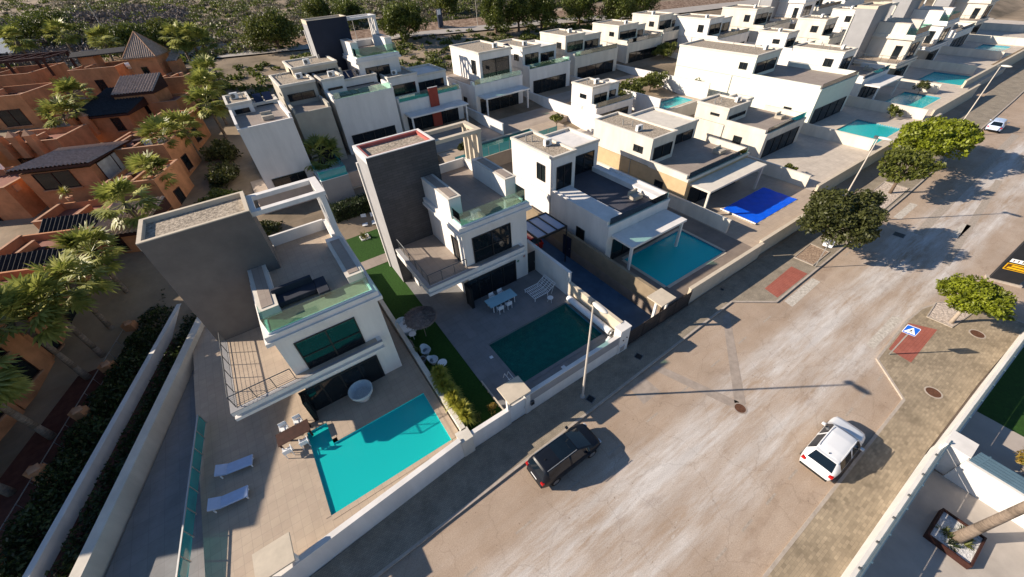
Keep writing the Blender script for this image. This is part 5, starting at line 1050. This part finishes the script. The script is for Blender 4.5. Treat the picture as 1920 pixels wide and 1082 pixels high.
# distant trees
BT = [(40.5, 106, 'big round dark pine standing alone beside the back road', (5.6, 5.2, 4.6), 4.9, LF_PINE, 12000), (13.5, 117, 'wide yellow-green pine left of the navy tower', (6.5, 5, 4.4), 4.4, LF_MID, 8000), (63, 101, 'tall dark pine right of the back road lamp', (3.6, 3.4, 5.6), 5.2, LF_PINE, 6500), (69.2, 99.5, 'second tall pine right of the back road lamp', (3.6, 3.4, 5.2), 5, LF_PINE, 6000), (75.5, 98, 'third pine right of the back road lamp', (4.2, 4, 5), 4.8, LF_PINE, 6000),
      (30, 142, 'bushy pine above the navy tower', (4.5, 4, 4), 3.8, LF_MID, 5000), (35.5, 133, 'pine left of the round dark pine, across the road', (4.2, 4, 4), 3.8, LF_PINE, 5000), (64, 129, 'small pine above the back road near the info column', (4, 4, 4), 3.6, LF_MID, 4500), (87, 96, 'dark pine at top centre right', (5, 4.5, 4.5), 4.4, LF_PINE, 5500), (95, 90, 'dark broad pine close behind the back row', (5.5, 5, 4.5), 4.2, LF_PINE, 5500), (106, 92, 'last dark pine along the back edge to the right', (6, 5, 4.5), 4.2, LF_PINE, 5000),
      (-14, 128, 'green tree behind the pyramid roof tower', (6, 5, 4.5), 4, LF_PINE, 5000), (-6, 132, 'yellow-green tree right of the pyramid roof tower', (5.5, 5, 4), 3.8, LF_MID, 4500), (-30, 150, 'large green tree in the thicket at top left', (8, 6, 5.5), 5, LF_PINE, 6000), (-44, 152, 'dark tree beside the billboard', (7, 6, 5), 4.6, LF_HEDGE, 5000)]
for i, (x, y, lab, r, zc, m_, n_) in enumerate(BT): tree('pine_tree', (x, y, gz(y)-.2), lab, 'tree', (r[0]*1.15, r[1]*1.1, r[2]*1.1), max(r[2]*.72, 2.4), int(n_*1.4), .25, m_, .3, trunk_top=r[2]*.4, lobes=75, lobe_r=.26, seed=70+i, group=None)
# scrub: nobody could count it
def scrub(name, label, n, x0, x1, y0, y1, m, r0, r1, nl, size, seed):
    g = np.random.default_rng(seed); out = []
    for i in range(n):
        y = y0+(y1-y0)*g.uniform()**1.4; x = g.uniform(x0, x1)*(.35+.65*(y-y0)/(y1-y0)+.3) if x0 < 0 else g.uniform(x0, x1); r = g.uniform(r0, r1)
        d = g.normal(size=(nl, 3)); d /= np.linalg.norm(d, axis=1)[:, None]; d[:, 2] = np.abs(d[:, 2]); d *= g.uniform(.5, 1.0, nl)[:, None]
        out.append(d*np.array([r, r*g.uniform(.7, 1.1), r*.62])+np.array([x, y, gz(y)]))
    P = np.concatenate(out); o = npmesh(name, leaves(P, size, .6), 4, m); tag(o, label, 'scrub', kind='stuff')
scrub('scrub', 'grey dry scrub covering the slope behind the back road', 2600, -110, 190, 120, 330, LF_GREY, .7, 2.4, 60, .34, 5)
scrub('scrub', 'low green brush scattered over the slope behind the estate', 1500, -120, 180, 118, 320, LF_PINE, .8, 3.8, 90, .32, 6)
scrub('scrub', 'grey-purple leafless thicket in the top left corner', 300, -110, -2, 132, 215, mat('bare_twigs', (.17,.14,.135), .95, .3, .3, col2=(.26,.22,.20)), 2.5, 5.5, 260, .34, 8)
scrub('scrub', 'patches of weeds on the verge between the back row and the back road', 700, -14, 110, 84, 108, LF_PINE, .5, 1.7, 45, .28, 9)
# back road
bkr = MB(); cl = [(-60, 122), (0, 117.7), (23.7, 111.2), (46, 107.5), (75, 101.2), (115, 91), (200, 78)]
for a, b in zip(cl, cl[1:]):
    za, zb_ = gz(a[1])+.25, gz(b[1])+.25; bkr.add([(*a, za), (*b, zb_), (b[0], b[1]+5.5, gz(b[1]+5.5)+.2), (a[0], a[1]+5.5, gz(a[1]+5.5)+.2)], [(0,1,2,3)])
struct('back_road', bkr, mat('pale_back_road', (.40,.37,.34), .9, .1, .3))
bk = MB()
for a, b in zip(cl, cl[1:]): bk.add([(a[0], a[1]+5.6, gz(a[1]+5.6)), (b[0], b[1]+5.6, gz(b[1]+5.6)), (b[0], b[1]+9.5, gz(b[1]+9.5)+1.3), (a[0], a[1]+9.5, gz(a[1]+9.5)+1.3)], [(0,1,2,3)])
struct('earth_bank', bk, mat('red_earth_bank', (.34,.20,.13), .95, .5, 1.2, .8, 3, col2=(.50,.36,.26)))

# ---------------------------------------------------------------- street furniture
def street_lamp(loc, label, h=9.4, rz=-math.pi/2, s=1.0, headl=1.15):
    t = thing('street_lamp', loc, label, 'street lamp', rz, 'street lamps')
    MB().path([(0,0,0),(0,0,.5),(0,0,h)], [.09,.085,.05], 10).build('post', mat('cream_post', (.55,.50,.44), .5, .05, 2), t); MB().lathe([(.2,0),(.2,.03),(.1,.06)],12).build('base_plate', STEEL, t)
    hd = MB(); hd.ell((headl*.45, 0, h+.02), (headl*.52, .2, .13), 18, 10); hd.build('lamp_head', mat('lamp_housing', (.62,.60,.56), .45, .05, 2), t, smooth=True)
    MB().box(-.34, -.06, -.14, .14, h-.12, h+.1).build('bracket_box', RAILM, t); return t
street_lamp((12.28, 11.1, .13), 'street lamp standing between the parked black van and the green pool')
street_lamp((49.6, 11.5, .13), 'street lamp rising behind the big dark tree'); street_lamp((88, 12, .13), 'street lamp far up the road by the far parked white car')
street_lamp((62.7, 109.5, 9.6), 'street lamp on the back road right of the round pine', 6.5); street_lamp((-21.5, 168, 14), 'tall thin lamp mast in the thicket at top left', 11); street_lamp((30.5, 112, 9.8), 'small street lamp above the navy tower roof', 5.2)
BLUE = mat('traffic_blue', (0.005, 0.10, 0.52), .4, .03, 2); SWH = mat('sign_white', (.80,.82,.84), .4, .02, 2); SBK = mat('sign_black', (.012,.012,.015), .5, .02, 2)
def ped_sign(loc, rz, label, h=2.35, s=.76):
    t = thing('pedestrian_sign', loc, label, 'road sign', rz, 'pedestrian crossing signs')
    MB().box(-.035,.035,.02,.075,0,h+s-.08).build('post', STEEL, t)
    def rr(mb, w, hh, r, y, zc, mi=0):
        pts = []
        for cx, cz, a0 in ((w-r, hh-r, 0), (-w+r, hh-r, 90), (-w+r, -hh+r, 180), (w-r, -hh+r, 270)):
            for k in range(5): a = R(a0+22.5*k); pts.append((cx+r*math.cos(a), y, zc+cz+r*math.sin(a)))
        return pts
    zc = h+s/2; f = rr(None, s/2, s/2, .07, -.012, zc); b = rr(None, s/2, s/2, .07, .012, zc); n = len(f)
    pl = MB().add(f+b, [tuple(range(n)), tuple(range(2*n-1, n-1, -1))]+[(i, n+i, n+(i+1)%n, (i+1)%n) for i in range(n)]).build('plate', SWH, t)
    MB().add(rr(None, s/2-.025, s/2-.025, .06, -.016, zc), [tuple(range(n))]).build('blue_field', BLUE, t)
    MB().add([(-.33*s/.76,-.020,zc-.27*s/.76),(.33*s/.76,-.020,zc-.27*s/.76),(0,-.020,zc+.30*s/.76)], [(0,1,2)]).build('white_triangle', SWH, t)
    q = MB(); Y = -.024; k = s/.76
    def seg(a, b, w):
        d = Vector((b[0]-a[0], b[1]-a[1])).normalized(); nn = Vector((-d.y, d.x))*w/2
        q.add([((a[0]-nn.x)*k,Y,zc+(a[1]-nn.y)*k),((b[0]-nn.x)*k,Y,zc+(b[1]-nn.y)*k),((b[0]+nn.x)*k,Y,zc+(b[1]+nn.y)*k),((a[0]+nn.x)*k,Y,zc+(a[1]+nn.y)*k)], [(0,1,2,3)])
    q.add([(.03*math.cos(R(i*45))*k, Y, zc+(.1+.03*math.sin(R(i*45)))*k) for i in range(8)], [tuple(range(8))])
    seg((0,.07),(-.01,-.06),.06); seg((-.01,-.05),(-.08,-.2),.035); seg((0,-.05),(.07,-.13),.035); seg((.07,-.13),(.08,-.2),.03); seg((0,.05),(.08,-.02),.025); seg((0,.05),(-.08,-.01),.025)
    seg((-.22,-.235),(-.12,-.235),.02); seg((-.02,-.235),(.06,-.235),.02); seg((.14,-.235),(.22,-.235),.02)
    q.build('walking_figure', SBK, t); return t
ped_sign((33.5, .04, .13), R(-78), 'blue pedestrian crossing sign over the red pad on the right pavement')
ped_sign((40.25, 8.62, .13), R(102), 'crossing sign seen from its grey back by the brown rubble bed')
ped_sign((75.2, 10.0, .13), R(102), 'far crossing sign beside the lime street tree')
# monolith advertising sign
t = thing('advertising_totem', (50.75, -2.3, 0), 'dark upright advertising panel with a yellow logo at the right edge', 'sign', R(-70))
MB().box(-1.15, 1.15, -.3, .3, 0, .18).build('plinth', KERB, t); MB().box(-.95, .95, -.16, .16, .18, 4.6).build('panel', mat('anthracite_panel', (.02,.022,.027), .4, .1, 2), t, bevel=.02)
YEL = mat('logo_yellow', (.75,.42,.01), .5, .06, 3); q = MB(); q.box(-.78,.98,-.175,-.162,1.35,2.0); q.build('logo_frame', YEL, t); q = MB(); q.box(-.72,.92,-.185,-.176,1.41,1.94); q.build('logo_field', mat('logo_brown', (.10,.045,.01), .5), t); q = MB()
for i, (a, b) in enumerate(((-.62, .75), (-.45, .85))): q.add([(a,-.19,1.5+.22*i),(b,-.19,1.48+.22*i),(b-.1,-.19,1.6+.22*i),(a+.05,-.19,1.66+.22*i)], [(0,1,2,3)])
q.build('logo_strokes', YEL, t); MB().box(-.75,1.0,-.18,-.162,2.12,2.45).build('white_band', SWH, t)
q = MB(); [q.box(-.6+.28*i,-.52+.28*i,-.186,-.181,2.2,2.38) for i in range(5)]; q.build('band_marks', RUST, t)
# info column on back road
t = thing('info_column', (53.5, 113, 10), 'slim dark blue info column with white top beside the round pine', 'sign', R(20)); MB().box(-.8,.8,-.2,.2,0,4.2).build('column', mat('column_navy', (.03,.04,.07), .5), t); MB().box(-.8,.3,-.24,-.21,3.0,4.1).build('white_face', SWH, t)
# two walkers on the back road
def person(loc, rz, label, top, low, h=1.72):
    t = thing('person', loc, label, 'person', rz, None)
    me = bpy.data.meshes.new('body'); k = h/1.72
    J = [(0,0,.95),(0,0,1.15),(0,0,1.4),(0,0,1.5),(0,.02,1.6),(.19,0,1.38),(.25,.02,1.12),(.26,.1,.9),(-.19,0,1.38),(-.25,-.02,1.12),(-.26,.02,.9),(.1,0,.9),(.12,.1,.5),(.12,.02,.07),(.12,.16,.04),(-.1,0,.9),(-.12,-.06,.5),(-.12,-.2,.09),(-.12,-.06,.04)]
    E_ = [(0,1),(1,2),(2,3),(3,4),(2,5),(5,6),(6,7),(2,8),(8,9),(9,10),(0,11),(11,12),(12,13),(13,14),(0,15),(15,16),(16,17),(17,18)]
    rad = [.15,.14,.17,.06,.1,.065,.05,.04,.065,.05,.04,.1,.07,.045,.04,.1,.07,.045,.04]
    me.from_pydata([tuple(c*k for c in j) for j in J], E_, []); o = bpy.data.objects.new('body', me); COL.objects.link(o); o.parent = t
    s = o.modifiers.new('skin', 'SKIN'); sv = me.skin_vertices[0].data
    for i, r_ in enumerate(rad): sv[i].radius = (r_*k, r_*k)
    sv[0].use_root = True; o.modifiers.new('sub', 'SUBSURF').levels = 1; me.materials.append(low)
    q = MB().ell((0, 0, 1.25*k), (.21*k, .15*k, .27*k), 12, 8); q.build('jacket', top, t, smooth=True)
    q = MB().ell((0, .015, 1.66*k), (.088*k, .1*k, .1*k), 12, 8); q.build('hair', WOODD, t, smooth=True); return t
person((6.9, 117.6, gz(117.6)+.22), R(100), 'walker in dark clothes on the back road, left of a pair', FRAME, FRAME); person((8.0, 117.4, gz(117.4)+.22), R(100), 'walker in brown jacket on the back road, right of a pair', RUST, FRAME)
# ---------------------------------------------------------------- cars
def car(loc, rz, label, cat, L, W, Hh, keys, paint, panoroof=False, rails=None, name='parked_car', cab=(0, 1), tailm=None, roofglass=None, spoiler=False, low=None):
    """keys: list of (x, z_top, half width at top, kind) from rear (-L/2) to front; kind: b body, r rear glass, o roof, w windscreen, h bonnet
       belt line z 0.58*Hh; the loft is one closed skin, glass areas become their own parts"""
    t = thing(name, loc, label, cat, rz, None)
    zb = .24; belt = Hh*.60; hw = W/2
    def interp(x, col):
        for a, b in zip(keys, keys[1:]):
            if x <= b[0]: f = (x-a[0])/(b[0]-a[0]+1e-9); return a[col]+(b[col]-a[col])*f
        return keys[-1][col]
    xs = sorted(set([k[0] for k in keys] + [keys[0][0]+(keys[-1][0]-keys[0][0])*i/34 for i in range(35)]))
    def kind(x):
        for a, b in zip(keys, keys[1:]):
            if x <= b[0]: return b[3]
        return keys[-1][3]
    def planw(x):
        f = abs(x)/(L/2); return hw*(1-.16*max(0, (f-.62)/.38)**2.2)*(1 if f < 1 else .84)
    rings = []
    for x in xs:
        zt = interp(x, 1); wt = min(interp(x, 2), planw(x)*.99); w = planw(x); bz = min(belt, zt-.17); f = abs(x)/(L/2); zlo = zb+.10*max(0, (f-.8)/.2)
        cr = .035
        half = [(0, zt), (wt*.5, zt-cr*.22), (wt*.86, zt-cr*.8), (wt, zt-cr*2.0), (w*.975 if zt > belt+.1 else w*.97, bz), (w, bz-.10), (w*1.0, min(zlo+.22, bz-.14)), (w*.95, zlo+.02), (w*.8, zlo-.03), (0, zlo-.03)]
        rings.append([(x, y, z) for y, z in half] + [(x, -y, z) for y, z in half[-2:0:-1]])
    n = len(rings[0]); prt = {'body': [], 'windscreen': [], 'rear_window': [], 'side_window': [], 'side_window ': [], 'sunroof': []}
    for i in range(len(xs)-1):
        xm = (xs[i]+xs[i+1])/2; k = kind(xm)
        for j in range(n):
            f = (i*n+j, (i+1)*n+j, (i+1)*n+(j+1) % n, i*n+(j+1) % n); jj = j if j < 9 else n-1-j
            ztm = interp(xm, 1); tgt = 'body'
            if jj in (0, 1) and k == 'w': tgt = 'windscreen'
            elif jj in (0, 1) and k == 'r': tgt = 'rear_window'
            elif jj in (0, 1) and k == 'o' and roofglass and roofglass[0] < xm < roofglass[1]: tgt = 'sunroof'
            elif jj == 3 and ztm > belt+.24 and cab[0] < xm < cab[1] and not any(abs(xm-p) < .05 for p in (-.15, .0)): tgt = 'side_window'
            if tgt == 'side_window' and j > 9: tgt += ' '
            prt[tgt].append(f)
    V = [p for r_ in rings for p in r_]
    ends = [tuple(range(n)), tuple((len(xs)-1)*n+j for j in range(n-1, -1, -1))]; prt['body'] += ends
    cg = mat('car_glass', (.006,.012,.02), .06, .2, 1, spec=.45); mats = {'body': paint, 'windscreen': cg, 'rear_window': cg, 'side_window': cg, 'sunroof': cg}
    for nm, fs in prt.items():
        if not fs: continue
        nm = nm.strip()
        used = sorted({i for f in fs for i in f}); mp = {u: i for i, u in enumerate(used)}
        me = bpy.data.meshes.new(nm); me.from_pydata([V[u] for u in used], [], [tuple(mp[i] for i in f) for f in fs]); me.materials.append(mats[nm])
        me.polygons.foreach_set('use_smooth', [len(p.vertices) < 6 for p in me.polygons]); me.update(); me.validate()
        o = bpy.data.objects.new(nm, me); COL.objects.link(o); o.parent = t
    ty = mat('tyre_rubber', (.015,.015,.016), .85, .1, 4); al = mat('alloy', (.45,.45,.46), .35, .1, 3, metal=.8)
    for x in (-L*.30, L*.31):
        for s in (-1, 1):
            w = MB().tube((x, s*(hw-.20), .33), (x, s*(hw+.012), .33), .33, n=24).build('wheel', ty, t); r_ = MB().tube((x, s*(hw+.0), .33), (x, s*(hw+.02), .33), .21, n=10).build('rim', al, w)
    rl = mat('red_lamp', (.45,.012,.012), .25, .05, 2); hl = mat('lamp_lens', (.5,.52,.55), .15, .05, 2)
    for s in (-1, 1):
        y0 = planw(-L/2+.1); q = MB().box(-L/2-.012, -L/2+.16, *sorted((s*(y0-.20), s*(y0+.012))), belt-.20, belt-.04); q.build('tail_light', rl, t, bevel=.02)
        q = MB().box(L/2-.22, L/2+.0, *sorted((s*(planw(L/2-.1)-.30), s*(planw(L/2-.1)-.03))), belt-.44, belt-.30); q.build('headlight', hl, t, bevel=.03)
        q = MB().box(cab[1]-.25, cab[1]-.08, *sorted((s*(hw+.0), s*(hw+.19))), belt+.0, belt+.13); q.build('wing_mirror', paint, t, bevel=.03)
        if rails:
            yy = interp(0, 2)*.93; q = MB().tube((rails[0], s*yy, interp(rails[0], 1)+.03), (rails[1], s*yy, interp(rails[1], 1)+.03), .022, n=6); q.build('roof_rail', rails[2], t)
        q = MB().box(-.18, .02, *sorted((s*(hw-.01), s*(hw+.012))), belt-.14, belt-.10); q.build('door_handle', paint, t)
    lw = low or ty
    MB().box(-L/2-.03, -L/2+.1, -hw*.78, hw*.78, zb+.06, zb+.22).build('rear_bumper', lw, t, bevel=.03); MB().box(L/2-.1, L/2+.03, -hw*.7, hw*.7, zb+.02, zb+.2).build('front_grille', lw, t, bevel=.03)
    MB().box(-L/2-.022, -L/2-.005, -.26, .26, belt-.36, belt-.25).build('number_plate', SWH, t)
    xa = keys[0][0]+.75; MB().box(xa, xa+.06, -.02, .02, interp(xa, 1), interp(xa, 1)+.07).build('antenna_fin', ty, t)
    if spoiler:
        xr = [k[0] for k in keys if k[3] == 'r'][0]; MB().box(xr-.12, xr+.1, -.58, .58, interp(xr+.02, 1)-.02, interp(xr+.02, 1)+.025).build('spoiler', paint, t, bevel=.01)
    return t
BLKP = mat('black_car_paint', (.008,.011,.018), .35, .1, 1, spec=.2, coat=.08); WHP = mat('white_car_paint', (.74,.76,.78), .25, .02, 1, spec=.5, coat=.8); REDPT = mat('red_car_paint', (.45,.02,.015), .25, .05, 1, coat=.8)
L = 4.5
mpv = [(-2.25,.62,.70,'b'),(-2.20,.95,.78,'b'),(-2.14,1.06,.76,'b'),(-1.93,1.55,.64,'r'),(-1.82,1.635,.64,'b'),(-1.0,1.675,.66,'o'),(0.1,1.68,.66,'o'),(.40,1.64,.65,'o'),(.46,1.62,.65,'b'),(1.46,1.08,.76,'w'),(1.52,1.04,.80,'b'),(2.0,.90,.78,'h'),(2.17,.76,.72,'h'),(2.25,.56,.62,'b')]
_v = car((8.28, 8.42, 0), 0, 'black people carrier with roof rails parked at the shaded kerb', 'car', 4.5, 1.84, 1.68, mpv, BLKP, rails=(-1.75, .35, STEEL), cab=(-1.75, 1.15), roofglass=(-.75, .42)); _v.scale = (1.08, 1.06, 1.06)
suv = [(-2.15,.60,.66,'b'),(-2.10,.90,.74,'b'),(-1.98,1.02,.74,'b'),(-1.52,1.47,.60,'r'),(-1.44,1.53,.60,'b'),(-.9,1.58,.62,'o'),(.1,1.6,.62,'o'),(.55,1.55,.61,'o'),(.62,1.53,.61,'b'),(1.08,1.10,.74,'w'),(1.18,1.05,.78,'b'),(1.8,.95,.76,'h'),(2.05,.82,.70,'h'),(2.15,.58,.60,'b')]
_v = car((22.1, -1.0, 0), R(1), 'white compact SUV with dark rear window parked by the right kerb', 'car', 4.3, 1.82, 1.6, suv, WHP, rails=(-1.3, .4, WHP), cab=(-1.45, .85), spoiler=True); _v.scale = (1.1, 1.06, 1.04)
car((95.5, 9.2, 0), R(4), 'white car parked far up the road beyond the lime tree', 'car', 4.3, 1.82, 1.6, suv, mat('pale_blue_car_paint', (.50,.60,.78), .25, .03, 1, coat=.8), cab=(-1.45, .85))
car((20.6, 29.5, .12), R(90), 'red car under the pale blue carport roof', 'car', 4.2, 1.76, 1.5, suv, REDPT, cab=(-1.45, .85))

# ---------------------------------------------------------------- property on the right
line_wall('garden_wall', 'long white street wall of the right property by the planter with the palm', (-30, -4.85), (26.4, -4.75), .28, 0, 1.55, WHITE)
SLB = mat('blue_grey_slats', (.055,.10,.145), .5, .1, 2)
slat_fence('wall_fence', 'blue-grey fence panels along the top of the white street wall, with small brackets', (-30, -4.72), (26.3, -4.62), 1.6, .75, SLB, 2)
q = MB(); [q.box(x, x+.09, -4.66, -4.50, 1.66, 1.76) for x in np.arange(8.1, 26, 1.9)]; tag(q.build('fence_brackets', RAILM), 'row of small dark brackets clamping the blue-grey fence panels', 'brackets')
wall_thing('gate_pier', 'wide white pier where the divider meets the street wall', 'pier', [(25.95, 27.2, -5.55, -4.5, 0, 2.2)], WHITE)
wall_thing('divider_wall', 'bright sunlit white wall dividing the two right-hand plots', 'wall', [(25.75, 26.0, -14, -5.56, 0, 2.0)], WHITE)
slat_fence('wall_fence', 'blue-grey slatted screen on top of the bright divider wall', (25.9, -14), (25.9, -5.6), 2.06, .95, SLB, 5)
line_wall('garden_wall', 'white street wall before the lawn of the farther right plot', (27.2, -4.85), (43.4, -5.2), .28, 0, 1.35, WHITE)
slat_fence('wall_fence', 'blue-grey fence panels on the wall beside the farther right lawn', (27.2, -4.7), (43.4, -5.05), 1.4, .7, SLB, 2)
struct('right_patio', MB().box(-30, 25.75, -40, -4.9, -.2, .1), mat('grey_beige_patio', (.42,.38,.34), .8, .12, .7, .1, 20)); struct('right_path', MB().box(26.0, 32.6, -40, -5.1, -.2, .1), mat('pale_path_slabs', (.42,.37,.33), .8, .08, .6)); struct('right_lawn', MB().box(32.6, 43.2, -40, -5.3, -.2, .09), GRASS)
t = thing('planter', (22.15, -7.0, .1), 'dark rectangular planter with white stones and a tall palm', 'planter'); q = MB(); [q.box(*b) for b in ((-1.1,1.1,-.9,-.82,0,.42),(-1.1,1.1,.82,.9,0,.42),(-1.1,-1.02,-.82,.82,0,.42),(1.02,1.1,-.82,.82,0,.42))]; q.build('box', WOODD, t)
MB().box(-1.02,1.02,-.82,.82,0,.28).build('white_gravel', mat('white_pebbles', (.62,.62,.62), .9, .3, 12, .8, 14), t)
for i in range(15):
    a = random.uniform(0, 6.28); x, y = random.uniform(-.85,.85), random.uniform(-.65,.65)
    if abs(x) > .25 or abs(y) > .3: spiky(t, (x, y, .25), 26, .5, LF_MID if i % 3 else LF_HEDGE, .04, name='ground_plant')
t = palm((22.1, -7.05, .3), 7.2, 'tall palm growing from the dark planter at the right edge', 1, (1.5, -.5), .85, group=None, tr=.2)
[c for c in t.children if c.name.startswith('crown')][0].scale = (.8, .8, .8)
t = thing('bush', (29.5, -8.2, .1), 'ochre and green bush at the right edge behind the divider wall', 'bush'); P = crown_pts((1.1, 1.1, .9), 1500, 16, .35, seed=41); P[:, 2] += .9; npmesh('foliage', leaves(P, .13, .3), 4, LF_OCHRE, t); MB().tube((0,0,0),(0,0,.7),.05).build('stem', BARK, t)
# unseen house whose shade falls over the patio and the lawn side is left out: it stands outside the frame
